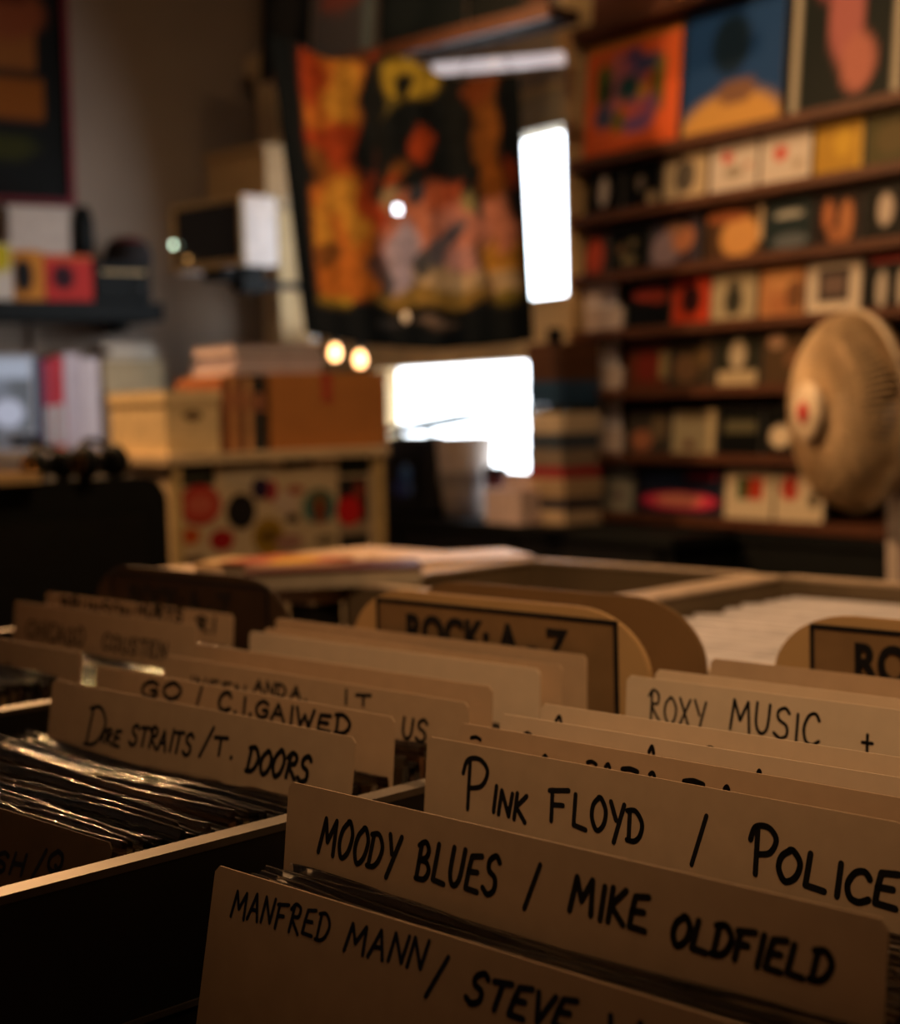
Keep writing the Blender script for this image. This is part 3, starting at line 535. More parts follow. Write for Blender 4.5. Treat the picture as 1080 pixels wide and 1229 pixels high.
def card(uL, v, zt, tilt, label, words=(), m=None, w_=CARDW, ink=None, pen=.0022, h=.33, rz=0, group='divider cards in the near record rack', curve=.002):
    """divider card: left end uL, top edge at v, height zt; leans back by tilt"""
    down = np.array([0, -math.sin(tilt), -math.cos(tilt)])
    h = min(h, (zt-ZB)/math.cos(tilt))
    top = np.array([uL+w_/2, v, zt]); base = top+down*h
    c = thing('divider_card', label, 'divider card', tuple(base), 0, group)
    c.rotation_euler = (-tilt, 0, 0)
    nrm = np.array([0, -math.cos(tilt), math.sin(tilt)])
    bm = bmesh.new(); th = .0011; K = 12
    K = 14; r = .0030; xs = [-w_/2, -w_/2+.003]+[-w_/2+w_*i/(K-2) for i in range(1, K-2)]+[w_/2-.003, w_/2]
    def prof(x): return h-(0 if abs(x) < w_/2-1e-6 else r)
    cv = lambda x: curve*(1-(2*x/w_)**2)*0
    rows = []
    for y in (-th/2, th/2):
        rows.append(([bm.verts.new((x, y+cv(x), 0)) for x in xs], [bm.verts.new((x, y+cv(x), prof(x))) for x in xs]))
    # small corner cut
    for (b0, t0), s_ in zip(rows, (1, -1)):
        for i in range(K):
            f = [b0[i], b0[i+1], t0[i+1], t0[i]]; bm.faces.new(f if s_ > 0 else f[::-1])
    (b0, t0), (b1, t1) = rows
    for i in range(K): bm.faces.new((t0[i], t0[i+1], t1[i+1], t1[i])); bm.faces.new((b1[i], b1[i+1], b0[i+1], b0[i]))
    bm.faces.new((b0[0], t0[0], t1[0], b1[0])); bm.faces.new((b1[K], t1[K], t0[K], b0[K]))
    ob('card_sheet', finish(bm), m or M_card, c)
    # writing: picture positions are read off onto the card's own plane
    def loc2(x, y):
        d = ray(x, y); k = (top @ nrm)/(d @ nrm); p = d*k; return p[0]-top[0], h+(-(p-top) @ down)
    if words:
        bm = bmesh.new(); rnd = random.Random(hash(label) % 1000 if False else len(label)*7+int(abs(v)*1000))
        for wd in words:
            txt, x0, y0, x1, y1, hp = wd[:6]; slant = wd[6] if len(wd) > 6 else .12; pn = (wd[7] if len(wd) > 7 else 1)*pen
            a = np.array(loc2(x0, y0)); b = np.array(loc2(x1, y1)); t0_ = np.array(loc2(x0, y0-hp))
            hh = t0_[1]-a[1]; n_ = len(txt)
            wts = [(.45 if ch in 'I./' and len(txt) > 1 else (1.25 if ch in 'MW' else 1)) for ch in txt]; tot = sum(wts); acc = 0
            for ch, wt in zip(txt, wts):
                cx0 = acc/tot; acc += wt; cx1 = acc/tot
                p = a+(b-a)*cx0; cw = np.linalg.norm(b-a)*(cx1-cx0)*.80
                if ch == ' ': continue
                jx, jy, js = rnd.uniform(-.03, .03), rnd.uniform(-.05, .05), rnd.uniform(.93, 1.07)
                dirx = (b-a)/np.linalg.norm(b-a)
                for st in GL[ch]:
                    if ch not in SHARP: st = smoothline(st)
                    pts = []
                    for gx, gy in st:
                        yy = gy*hh*js
                        pts.append((p[0]+dirx[0]*gx*cw+slant*yy+jx*hh, p[1]+dirx[1]*gx*cw+yy+jy*hh))
                    ribbon(bm, pts, pn, -th/2-.00025)
        for f in bm.faces:
            f.normal_update()
            if f.normal.y > 0: f.normal_flip()
        ob('handwriting', finish(bm), ink or M_ink, c, kind='stuff' if 'narrow peak' in label or 'cut off by' in label or 'letter tops' in label or 'ink' in label or 'letter tip' in label or 'faint short' in label or 'half behind' in label else None)
    return c
# right-hand bin, nearest first
card(-.598, .437, -.211, .20, 'nearest divider card, leaning back, its writing cut off by the bottom of the picture',
     [('MANFRED', 279, 1098, 397, 1130, 33, .15, .8), ('MANN', 415, 1140, 514, 1166, 34, .2, .9), ('/', 513, 1198, 540, 1205, 55, 0, 1), ('STEVE', 560, 1202, 690, 1240, 38, .3, 1.25), ('W', 725, 1250, 770, 1262, 38, .2, 1.2)], ink=M_inkb, h=.36)
card(-.598, .482, -.180, .12, 'second nearest divider card, two long names either side of a slash',
     [('MOODY', 384, 1024, 479, 1050, 42, .2, 1.15), ('BLUES', 500, 1052, 600, 1077, 44, .15, 1.2), ('/', 630, 1092, 650, 1098, 56, 0, 1.1), ('MIKE', 685, 1094, 782, 1118, 42, .12, 1.3), ('OLDFIELD', 805, 1132, 1000, 1182, 36, .2, 1.35)])
card(-.620, .597, -.180, .10, 'third nearest divider card, large looped initials, second name cut by the right edge',
     [('P', 556, 967, 592, 973, 60, .05, 1.2), ('INK', 590, 973, 636, 988, 30, .1, 1.2), ('F', 660, 984, 690, 989, 38, 0, 1.2), ('LOYD', 688, 990, 776, 1014, 38, 0, 1.2), ('/', 831, 1040, 850, 1044, 60, 0, 1.1), ('P', 900, 1046, 938, 1054, 54, .05, 1.3), ('OLICE', 932, 1056, 1085, 1094, 38, .1, 1.4)])
card(-.620, .622, -.1765, .10, 'manila card just behind the looped initials card, many letter tops showing', [('~', 566, 894, 580, 897, 10, 0, 1), ('^', 650, 914, 662, 916, 8), ('~', 705, 922, 718, 925, 10), ('^', 725, 925, 738, 928, 9), ('~', 748, 930, 770, 934, 9, 0, 1.3), ('^', 778, 934, 792, 938, 8), ('~', 822, 947, 850, 952, 12, 0, 1.4), ('^', 868, 952, 880, 955, 9)])
card(-.620, .655, -.1765, .10, 'pale card two behind the looped initials card, a narrow peak of ink mid-way', [('~', 628, 892, 640, 894, 14), ('^', 776, 914, 790, 917, 20), ('^', 906, 940, 916, 942, 16), ('~', 966, 954, 984, 958, 12), ('~', 1058, 972, 1076, 976, 12)], m=M_card2)
card(-.620, .690, -.1760, .10, 'pale manila card with a pointed letter tip at its left end', [('^', 664, 876, 680, 879, 18), ('~', 846, 907, 860, 909, 12)], m=M_card2)
card(-.620, .770, -.1705, .08, 'tall pale divider card with two thin-penned words and a plus sign',
     [('ROXY', 780, 863, 852, 879, 34, .0, .85), ('MUSIC', 877, 873, 988, 896, 34, .05, 1), ('+', 1035, 900, 1050, 902, 20, 0, 1)], m=M_card2, pen=.0020)
card(-.621, .800, -.1710, .08, 'blank manila card directly behind the plus-sign card', m=M_card2)
card(-.640+.015, .865, -.1730, .08, 'blank darker card close in front of the right sign board')
# middle bin
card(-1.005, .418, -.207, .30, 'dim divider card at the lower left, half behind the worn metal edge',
     [('SH', -8, 1045, 32, 1052, 26, .1, 1.1), ('/', 40, 1052, 50, 1053, 34, .1, 1.1), ('Q', 56, 1046, 78, 1050, 26, .1, 1.1)], w_=.35, ink=M_inkb, h=.34, pen=.0024, m=mat('shaded_card', (.13, .08, .045), .75))  # the card's shade is put into this darker brown
card(-.9585, .570, -.180, .16, 'brown middle bin divider card with small crowded capitals, behind the glinting sleeves',
     [('D', 102, 893, 128, 897, 44, .2, 1), ('IRE', 122, 890, 146, 896, 18, .2, 1), ('STRAITS', 156, 892, 232, 908, 24, .2, 1), ('/', 240, 908, 252, 910, 36, .2, 1), ('T.', 256, 905, 284, 910, 22, .1, 1), ('DOORS', 296, 924, 374, 940, 30, .2, 1.2)], w_=.31, pen=.0026)
card(-.985, .622, -.180, .10, 'middle bin divider card with a two-letter first word and a slash',
     [('GO', 170, 834, 222, 842, 20, .2, 1.2), ('/', 238, 845, 244, 846, 22, 0, 1), ('C.', 262, 852, 288, 857, 22, .2, 1.2), ('I.GAIWED', 290, 856, 424, 884, 20, .1, 1.1)], w_=.312, pen=.0026)
card(-.985, .680, -.180, .08, 'middle bin divider card with two letters visible past the card in front of it',
     [('INEEN', 228, 825, 298, 838, 14, .1, 1), ('AND', 306, 830, 346, 838, 15, .1, 1), ('A.', 350, 838, 372, 842, 16, .1, 1), ('I', 414, 845, 420, 846, 16, 0, 1), ('T', 428, 846, 450, 848, 14, 0, 1), ('US', 483, 886, 516, 893, 25, .1, 1)], w_=.315, pen=.0024)
card(-1.005, .722, -.1785, .06, 'blank darker manila card between the lettered cards and the pale blank one', w_=.315)
card(-1.018, .785, -.1775, .05, 'large blank pale card in the middle bin, brightest of its row', m=M_card2, w_=.312)
card(-1.018, .800, -.1765, .05, 'blank card showing a narrow strip right of the brightest one', w_=.319)
card(-1.018, .812, -.1700, .04, 'blank brown card leaning against the front rock sign board', w_=.330)
# left bin
card(-1.396, .792, -.180, .10, 'leftmost lettered card with two smudged words, in front of the dark sign board', [('CHICAGO', 32, 764, 102, 777, 20, .1, 1.1), ('COUSTEN', 124, 778, 202, 792, 18, .1, 1.1)], w_=.298, pen=.0026)
card(-1.410, .835, -.1765, .08, 'narrow strip of a card with dense dark writing, behind the leftmost lettered card', [('BRUNSON', 74, 730, 160, 744, 14, .1, 1.3), ('HURTS', 165, 738, 222, 748, 14, .1, 1.3), ('RI', 236, 756, 262, 760, 16, .1, 1.3)], w_=.305, pen=.0028)
card(-1.385, .650, -.180, .10, 'dim card at the left edge of the picture with a faint short word', [('/', 0, 815, 12, 817, 22), ('HAN', 4, 822, 44, 829, 16, .1, 1.2)], w_=.335, pen=.0026)
# sign boards
def text_mesh(s, size, th=.0006, bold=.02):
    cu = bpy.data.curves.new('t', 'FONT'); cu.body = s; cu.size = size; cu.extrude = th; cu.offset = bold*size; cu.space_character = 1.05
    o = bpy.data.objects.new('t', cu); C.objects.link(o); dg = bpy.context.evaluated_depsgraph_get(); dg.update()
    me = bpy.data.meshes.new_from_object(o.evaluated_get(dg)); bpy.data.objects.remove(o); bpy.data.curves.remove(cu)
    me.transform(Matrix.Rotation(math.pi/2, 4, 'X')); me.materials.clear(); return me
def board(u0, u1, v, zt, label, m, lettered=True, rad=.062, th=.004, mp=None):
    w_ = u1-u0; h = zt-ZB
    t = thing('sign_board', label, 'sign', ((u0+u1)/2, v, ZB), 0, 'round-cornered sign boards at the back of the bins')
    pts = [(-w_/2, 0), (w_/2, 0)]
    for k in range(11):
        a = k/10*math.pi/2; pts.append((w_/2-rad+rad*math.cos(a), h-rad*.72+rad*.72*math.sin(a)))
    for k in range(11):
        a = math.pi/2+k/10*math.pi/2; pts.append((-w_/2+rad+rad*math.cos(a), h-rad*.72+rad*.72*math.sin(a)))
    ob('board_sheet', prism(pts, 0, th, .0008), m, t)
    if lettered:
        bw = .0032; px0, px1, pz0, pz1 = -w_/2+.030, w_/2-.026, h-.075, h-.007
        ob('letter_panel', box(px0, px1, -.0008, 0, pz0, pz1), mp or M_card, t, label='darker tan panel behind the letters')
        ob('panel_border', boxes((px0, px1, -.0014, -.0002, pz1-bw, pz1), (px0, px1, -.0014, -.0002, pz0, pz0+bw), (px0, px0+bw, -.0014, -.0002, pz0+bw, pz1-bw), (px1-bw, px1, -.0014, -.0002, pz0+bw, pz1-bw)), M_ink, t, label='black outline of the panel')
        me = text_mesh('ROCK: A - Z', .034, bold=.035); xs = [q.co.x for q in me.vertices]; sx_ = .160/(max(xs)-min(xs))
        me.transform(Matrix.Diagonal((sx_, 1, 1, 1)))
        ob('sign_lettering', me, M_ink, t, loc=(px0+.033, -.0015, pz1-.009-.025))
    return t
M_brd = mat('tan_sign_board', (.46, .29, .13), .6, var=.08, scale=10); M_brd2 = mat('shaded_sign_board', (.20, .115, .05), .6, var=.1, scale=10)  # the back board's shade is put into the browner copy
M_pan = mat('brown_letter_panel', (.22, .13, .06), .6)
board(-.936, -.643, .822, -.1395, 'tan round-cornered sign board lettered in black, in the middle of the picture', M_brd, mp=M_pan)
board(-.94, -.645, .885, -.1395, 'round-cornered board in shade-darkened brown standing behind the middle lettered sign', M_brd2, False)
board(-.612, -.270, .918, -.1455, 'round-cornered sign board at the right edge of the picture, only its first letters in view', M_brd, mp=M_pan)
board(-1.37, -1.068, .865, -.1475, 'dark round-cornered sign board at the left, coloured as in shadow behind the lettered cards', mat('shadowed_sign_board', (.055, .03, .015), .6), mp=mat('shadowed_panel', (.04, .02, .01), .6))  # shadow is put into the dark colours of board and panel
# records ----------------------------------------------------------
film = film_mat('clear_polythene', .34, .13, (.96, .95, .93))
def rec_meshes(seed):
    rnd = random.Random(seed); w_, h = .312, .312
    a = box(-w_/2, w_/2, -.0016, .0016, 0, h, .0006)
    bm = bmesh.new(); K = 22; rows = []
    ph = rnd.uniform(0, 6)
    A1, A2, F1, F2 = rnd.uniform(.5, 1), rnd.uniform(.3, .8), rnd.uniform(.5, .9), rnd.uniform(1.3, 2.2)
    for z_, amp, hw_ in ((-.001, 0, .0022), (h*.6, .0001, .0022), (h-.004, .0003, .0022), (h+.003, .0007, .0019), (h+.0055, .0008, .0013), (h+.0068, .0009, .0005)):
        fr_, bk = [], []
        for i in range(K+1):
            x = -w_/2-.002+(w_+.004)*i/K; wv = amp*(A1*math.sin(i*F1+ph)+A2*math.sin(i*F2+2*ph)); zz = z_+(.0016*math.sin(i*.35+ph)+rnd.uniform(-.0004, .0004))*(amp > .0005)
            fr_.append(bm.verts.new((x, -hw_+wv, zz))); bk.append(bm.verts.new((x, hw_+wv, zz)))
        rows.append((fr_, bk))
    for (f0, b0), (f1, b1) in zip(rows, rows[1:]):
        for i in range(K):
            bm.faces.new((f0[i], f0[i+1], f1[i+1], f1[i])); bm.faces.new((b0[i+1], b0[i], b1[i], b1[i+1]))
    f1, b1 = rows[-1]
    for i in range(0, K): bm.faces.new((f1[i], f1[i+1], b1[i+1], b1[i]))
    p = finish(bm, 0, True); p.materials.append(film)
    return a, p
RM = [rec_meshes(k) for k in range(8)]
cols = [(.22, .14, .08), (.10, .06, .04), (.40, .30, .20), (.04, .03, .03), (.20, .09, .04), (.30, .22, .14), (.10, .08, .06), (.36, .24, .12), (.03, .04, .05)]
RMC = []
for k, (a, p) in enumerate(RM):
    for j in range(2):
        c = cols[(k*2+j) % len(cols)]; aa = a.copy(); aa.materials.append(mat('sleeve_%d' % ((k*2+j) % len(cols)), c, .4, coat=.6)); RMC.append((aa, p))
def records(v0, v1, uc, ztop, n, label, group, tilt=.08, jz=.004, pal=None):
    for i in range(n):
        v = v0+(v1-v0)*(i+.5)/n; a, p = RMC[random.randrange(len(RMC)) if pal is None else random.choice(pal)]
        zt = ztop+random.uniform(-jz, jz)
        r = bpy.data.objects.new('record_sleeve', a); C.objects.link(r)
        zb = zt-.312*math.cos(tilt)
        r.location = (uc+random.uniform(-.006, .006), v-.312*math.sin(tilt), max(zb, ZB)); r.rotation_euler = (-tilt, 0, 0)
        lab = label
        if n > 3 and i in (0, n-1): lab = ('frontmost ' if i == 0 else 'rearmost ')+label
        r['label'] = lab; r['category'] = 'record'; r['group'] = group
        q = bpy.data.objects.new('clear_outer_sleeve', p); C.objects.link(q); q.parent = r
random.seed(11)
records(.447, .474, -.435, -.240, 5, 'plastic-covered record in the gap between the two nearest divider cards', 'records between the two nearest cards', .12)
records(.498, .565, -.440, -.252, 10, 'plastic-covered record between the second and third nearest divider cards', 'records between the second and third cards', .09)
records(.705, .760, -.440, -.236, 7, 'plastic-covered record in front of the plus-sign card', 'records before the plus-sign card', .07)
records(.432, .540, -.825, -.2215, 24, 'plastic-covered record glinting in front of the brown crowded card', 'glinting records of the middle bin', .16, .005)
records(.548, .566, -.825, -.228, 3, 'plastic-covered record touching the front of the brown crowded card', 'records against the brown crowded card', .16)
records(.584, .616, -.835, -.222, 5, 'plastic-covered record just behind the brown crowded card', 'records behind the brown crowded card', .12)
records(.630, .672, -.838, -.216, 6, 'plastic-covered record just behind the short-word card', 'records behind the short-word card', .09)
records(.730, .776, -.845, -.225, 7, 'plastic-covered record hidden up to its rim before the brightest blank card', 'records before the brightest blank card', .06)
pale = [4, 5, 14, 15]
records(.430, .640, -1.225, -.205, 40, 'plastic-covered record at the left edge, its shiny rim above the dark partition', 'records at the left edge', .12, .003)
records(.665, .775, -1.225, -.2245, 20, 'plastic-covered record in front of the two smudged words card', 'records before the smudged words card', .10, .005)
records(.800, .828, -1.225, -.208, 4, 'plastic-covered record right behind the two smudged words card', 'records behind the smudged words card', .08)
# pale sleeves filling the far rack's right bins
wsl = mat('white_inner_sleeve', (.74, .70, .72), .5, coat=.1); wsm = []
for k in range(3):
    a = RM[k][0].copy(); a.materials.append(wsl); wsm.append((a, RM[k][1]))
for uc, lb, gr, n_ in ((-.862, 'white-sleeved record lying forward in the far rack, right of its long partition', 'white records in the far rack', 56), (-.478, 'white-sleeved record in the far rack behind the right sign board', 'white records behind the right sign', 56)):
    for i in range(n_):
        a, p = wsm[i % 3]; v = 1.032+i*.0097
        r = bpy.data.objects.new('record_sleeve', a); C.objects.link(r); r.location = (uc+random.uniform(-.008, .008), v-.02, -.232-.312*math.cos(.06)+random.uniform(-.003, .003)); r.rotation_euler = (-.06, 0, 0)
        r['label'] = lb; r['category'] = 'record'; r['group'] = gr
        r.scale = (1, 2.6, 1)
# ------------------------------------------------------------------ side table with stickers and papers, left of the far rack
tb = thing('side_table', 'tan topped table left of the olive-grey rack, strewn with papers', 'table', (-1.635, 1.42, FZ))
M_top = mat('tan_table_top', (.52, .37, .25), .5, var=.12, scale=5)
ob('table_top', box(-.175, .175, -.20, .20, .865, .888, .003), M_top, tb)
for sx_ in (-.145, .145):
    for sy_ in (-.17, .17): ob('leg', box(sx_-.022, sx_+.022, sy_-.022, sy_+.022, 0, .865, .003), M_bin, tb)
TZ = FZ+.888
def flat_item(name, lb, cat, x, y, w_, d_, h, rz, c, c2, grp=None, z=TZ):
    p = at_z(x, y, z); t = thing(name, lb, cat, (p[0], p[1], z), rz, grp)
    ob('pages', box(-w_/2+.002, w_/2-.002, -d_/2+.002, d_/2-.002, 0, h*.8), mat('pages', (.5, .42, .32), .7), t)
    ob('cover', art_mesh(w_, d_, .001, c, c2, 12), None, t, loc=(0, -d_/2, h*.8+.001), rot=(-math.pi/2, 0, 0)) if False else ob('cover', art_flat(w_, d_, h*.8, h, c, c2), None, t)
    return t
def art_flat(w_, d_, z0, z1, c, c2):
    me = art_mesh(w_, d_, z1-z0, c, c2, 14, edge=c); me.transform(Matrix.Translation((0, -d_/2, z1)) @ Matrix.Rotation(-math.pi/2, 4, 'X')); return me
flat_item('magazine', 'dark red magazine pile lying on the tan table', 'magazine', 400, 700, .21, .10, .022, .9, (.10, .025, .015), [('e', .3, .7, .3, .2, (.35, .2, .1))])
flat_item('magazine', 'magazine with a yellow patch beside the dark red pile', 'magazine', 345, 690, .13, .11, .020, .2, (.45, .12, .06), [('e', .6, .5, .2, .4, (.7, .42, .03))])
flat_item('paper_sheet', 'cream paper sheets near the foot of the stickered counter', 'paper', 300, 682, .12, .10, .010, .5, (.62, .42, .22), [])
flat_item('paper_sheet', 'cream paper sheet in the middle of the tan table', 'paper', 540, 672, .20, .12, .006, 1.1, (.66, .46, .26), [])
# ------------------------------------------------------------------ stickered counter
ang = a_+math.pi/2                                  # faces the lens side, running away to the right
def plane_place(x0, x1, yb, d0):
    A = at_d(x0, yb, d0); dr = -N                   # run direction
    r = ray(x1, yb); # intersect with vertical plane through A along dr
    nn = np.array([dr[1], -dr[0], 0]); k = (A @ nn)/(r @ nn); B = r*k
    return A, float(np.linalg.norm((B-A)[:2]))
A, wc = plane_place(204, 459, 600, 3.25)
ctop = -.088
mid = A-N*(wc/2)
RZC = math.atan2(-N[1], -N[0])
M_cream = mat('cream_painted_board', (.52, .40, .25), .6, var=.1, scale=8)
ct = thing('sales_counter', 'cream counter front covered in round and square stickers', 'counter', (mid[0], mid[1], FZ), RZC)
ob('counter_body', box(-wc/2, wc/2, .0, .42, 0, ctop-FZ-.02), M_cream, ct)
ob('counter_top', box(-wc/2-.01, wc/2+.01, -.02, .44, ctop-FZ-.02, ctop-FZ, .004), M_cream, ct)
ob('front_trim', boxes((-wc/2, -wc/2+.022, -.012, 0, 0, ctop-FZ-.02), (wc/2-.022, wc/2, -.012, 0, 0, ctop-FZ-.02)), mat('ochre_trim', (.50, .36, .16), .6), ct)
def cloc(x, y):                                     # picture point to counter-front coordinates
    nn = np.array([N[1], -N[0], 0]); r = ray(x, y); k = (A @ nn)/(r @ nn); p = r*k
    return float((p-mid) @ (-N)), p[2]-FZ
def sticker(x0, y0, x1, y1, c, lb, blobs=(), rnd_=True):
    a = cloc(x0, y1); b = cloc(x1, y0); w_ = b[0]-a[0]; h = b[1]-a[1]
    if rnd_:
        bm = bmesh.new(); lay = bm.loops.layers.float_color.new('print'); K = 24; ctr = bm.verts.new((0, 0, h/2)); prev = [ctr]*K
        for q in (.25, .5, .75, 1):
            ring = [bm.verts.new((w_/2*q*math.cos(k*2*math.pi/K), 0, h/2+h/2*q*math.sin(k*2*math.pi/K))) for k in range(K)]
            for k in range(K):
                vs_ = list(dict.fromkeys([prev[k], ring[k], ring[(k+1) % K], prev[(k+1) % K]])); f = bm.faces.new(vs_)
                for l in f.loops: l[lay] = (*blobcol(l.vert.co.x/w_+.5, l.vert.co.z/h, c, blobs), 1)
            prev = ring
        r_ = prev; bk = [bm.verts.new(v_.co+Vector((0, .0012, 0))) for v_ in r_]
        for k in range(K):
            f = bm.faces.new((r_[(k+1) % K], r_[k], bk[k], bk[(k+1) % K]))
            for l in f.loops: l[lay] = (*c, 1)
        bmesh.ops.recalc_face_normals(bm, faces=bm.faces)
        me = bpy.data.meshes.new('s'); bm.to_mesh(me); bm.free(); me.materials.append(print_mat())
    else: me = art_mesh(w_, h, .0012, c, blobs, 12, edge=c)
    ob('sticker', me, None, ct, loc=((a[0]+b[0])/2, -.0015-random.uniform(0, .001), a[1]), label=lb)
random.seed(5)
sticker(214, 555, 256, 584, (.02, .025, .02), 'black rectangular sticker', [('r', .1, .3, .9, .6, (.06, .06, .04))], False)
sticker(215, 580, 264, 632, (.50, .05, .035), 'large round red sticker', [('e', .5, .5, .3, .25, (.6, .14, .09))])
sticker(272, 591, 306, 636, (.02, .018, .018), 'round black sticker')
sticker(302, 572, 322, 600, (.03, .02, .05), 'small dark blue sticker')
sticker(317, 575, 332, 602, (.4, .05, .06), 'small rose sticker')
sticker(213, 632, 240, 655, (.60, .30, .03), 'round yellow sticker with a red centre', [('e', .5, .5, .4, .38, (.55, .06, .02))])
sticker(252, 634, 280, 662, (.38, .02, .02), 'dark red oval sticker')
sticker(218, 668, 244, 700, (.04, .02, .015), 'small dark square sticker', [('e', .5, .35, .3, .3, (.2, .08, .04))], False)
sticker(265, 548, 322, 562, (.22, .19, .14), 'faint grey strip sticker', [], False)
sticker(268, 550, 325, 590, (.58, .48, .34), 'cream round sticker')
sticker(304, 620, 340, 668, (.36, .22, .03), 'ochre oval sticker', [('e', .5, .5, .3, .2, (.14, .08, .01))])
sticker(330, 590, 356, 618, (.62, .48, .38), 'pale pink round sticker')
sticker(343, 616, 358, 628, (.03, .03, .03), 'tiny black sticker')
sticker(344, 582, 364, 594, (.4, .12, .08), 'tiny red sticker')
sticker(340, 546, 375, 562, (.06, .06, .05), 'dark grey rectangular sticker', [], False)
sticker(364, 585, 402, 632, (.02, .18, .17), 'teal arch-shaped sticker with a brown middle', [('e', .5, .62, .3, .3, (.16, .12, .05)), ('e', .5, .35, .2, .3, (.22, .05, .02)), ('r', 0, 0, 1, .12, (.5, .38, .24))])
sticker(406, 545, 443, 570, (.02, .025, .02), 'black square sticker at the top right', [], False)
sticker(408, 572, 440, 660, (.02, .022, .02), 'tall black sticker behind the red oval', [('e', .7, .8, .2, .12, (.3, .05, .03)), ('r', 0, .2, 1, .34, (.4, .3, .2))], False)
sticker(404, 594, 433, 632, (.62, .02, .02), 'bright red oval sticker')
sticker(330, 640, 362, 660, (.38, .2, .16), 'dull rose sticker')
sticker(378, 640, 402, 656, (.25, .2, .12), 'dull olive sticker')
# boxes on the counter
def on_counter(x0, x1, y0, yb, lb, nm, cat, dep, yoff=.03, extra=None):
    a = cloc(x0, yb)[0]; b = cloc(x1, yb)[0]; h = cloc((x0+x1)/2, y0)[1]-(ctop-FZ)
    k = 1+yoff/3.4
    p = mid+(-N)*((a+b)/2)+np.array([-S[0], -S[1], 0])*0
    t = thing(nm, lb, cat, (0, 0, 0), RZC)
    loc = Matrix.Rotation(RZC, 3, 'Z') @ Vector(((a+b)/2, yoff, 0))
    t.location = (mid[0]+loc.x, mid[1]+loc.y, ctop); return t, (b-a), h
M_cb = mat('brown_cardboard', (.36, .145, .04), .75, var=.08, scale=14)
t, w_, h = on_counter(333, 474, 447, 527, 'brown closed cardboard box on the stickered counter, right end', 'cardboard_box', 'box', .3)
ob('box_body', box(-w_/2, w_/2, 0, .30, 0, h-.003, .002), M_cb, t)
ob('box_flap', boxes((-w_/2, w_/2, 0, .148, h-.003, h), (-w_/2, w_/2, .152, .30, h-.003, h)), M_cb, t)
ob('tape_strip', box(-w_*.06, -.0+w_*.02, -.0012, .0, h*.62, h), mat('red_tape', (.35, .05, .03), .5), t, label='short red strip of tape')
boxw, boxh, boxt = w_, h, t
t, w_, h = on_counter(207, 272, 468, 527, 'cream archive box with a dark hand hole on the counter, left end', 'archive_box', 'box', .3)
ob('box_body', box(-w_/2, w_/2, 0, .28, 0, h*.8, .002), mat('cream_box_card', (.60, .47, .27), .7), t)
ob('lid', box(-w_/2-.003, w_/2+.003, -.004, .284, h*.8, h, .002), mat('cream_box_card', (.60, .47, .27), .7), t)
ob('hand_hole', prism([(w_*.18*math.cos(k*math.pi/8), h*.60+h*.08*math.sin(k*math.pi/8)) for k in range(16)], -.0012, .0), mat('dark_slot', (.08, .045, .02), .8), t, label='dark oval hand hole')
sp_ = [(275, 283, 452, (.20, .07, .03), 'thin red-brown file upright next to the cream archive box'), (284, 296, 448, (.42, .20, .08), 'orange-brown file upright on the counter'),
       (297, 303, 450, (.10, .04, .03), 'thin dark maroon file upright on the counter'), (304, 312, 452, (.50, .27, .12), 'light tan file just left of the black file'), (313, 329, 454, (.025, .025, .025), 'black file touching the cardboard box')]
for x0, x1, y0, c, lb in sp_:
    t, w_, h = on_counter(x0, x1, y0, 527, lb, 'lever_file', 'file', .3); t['group'] = 'upright files on the counter'
    ob('spine_board', box(-w_/2, w_/2, 0, .006, 0, h, .001), mat('file_'+lb[:12], c, .55), t)
    ob('file_body', box(-w_/2+.001, w_/2-.001, .006, .22, .003, h-.003), mat('file_'+lb[:12], c, .55), t)
    ob('spine_label', box(-w_*.3, w_*.3, -.0008, 0, h*.55, h*.8), mat('spine_paper', tuple(min(.6, q*1.6+.02) for q in c), .6), t)
z = ctop+boxh
mg = [((.38, .33, .45), 'pale lilac magazine at the bottom of the pile on the cardboard box', .0), ((.03, .03, .04), 'black magazine second in the pile on the cardboard box', .012), ((.20, .17, .24), 'grey-violet magazine on top of the pile on the cardboard box', .004)]
for k, (c, lb, dx) in enumerate(mg):
    t = thing('magazine', lb, 'magazine', (boxt.location.x, boxt.location.y, z), RZC, 'magazines on the cardboard box')
    ob('pages', box(-boxw/2-.07+dx, boxw/2-.15+dx, .03, .22, 0, .018), mat('magpages', (.45, .40, .45), .6), t)
    ob('cover', box(-boxw/2-.072+dx, boxw/2-.148+dx, .028, .222, .018, .021), mat('magcover_%d' % k, c, .4), t)
    z += .0212
# ------------------------------------------------------------------ black counter end at the left
A2, w2 = plane_place(-150, 203, 640, 2.62)
z2 = at_d(150, 578, 2.7)[2]
m2 = A2-N*(w2/2)
bk = thing('black_cabinet', 'large plain black cabinet with rounded top, left of the stickered counter', 'cabinet', (m2[0], m2[1], FZ), RZC)
hh = z2-FZ; r_ = .05
pts = [(-w2/2, .02), (w2/2, .02)]+[(w2/2-r_+r_*math.cos(k/8*math.pi/2), hh-r_+r_*math.sin(k/8*math.pi/2)) for k in range(9)]+[(-w2/2, hh)]
ob('cabinet_body', prism(pts, 0, .42, .002), M_dark, bk)
ob('front_panel', box(-w2/2+.03, w2/2-.05, -.008, 0, .10, hh-.07, .003), mat('black_panel', (.009, .010, .010), .4), bk)
ob('plinth', box(-w2/2+.02, w2/2-.02, .02, .40, 0, .02), M_dark, bk)
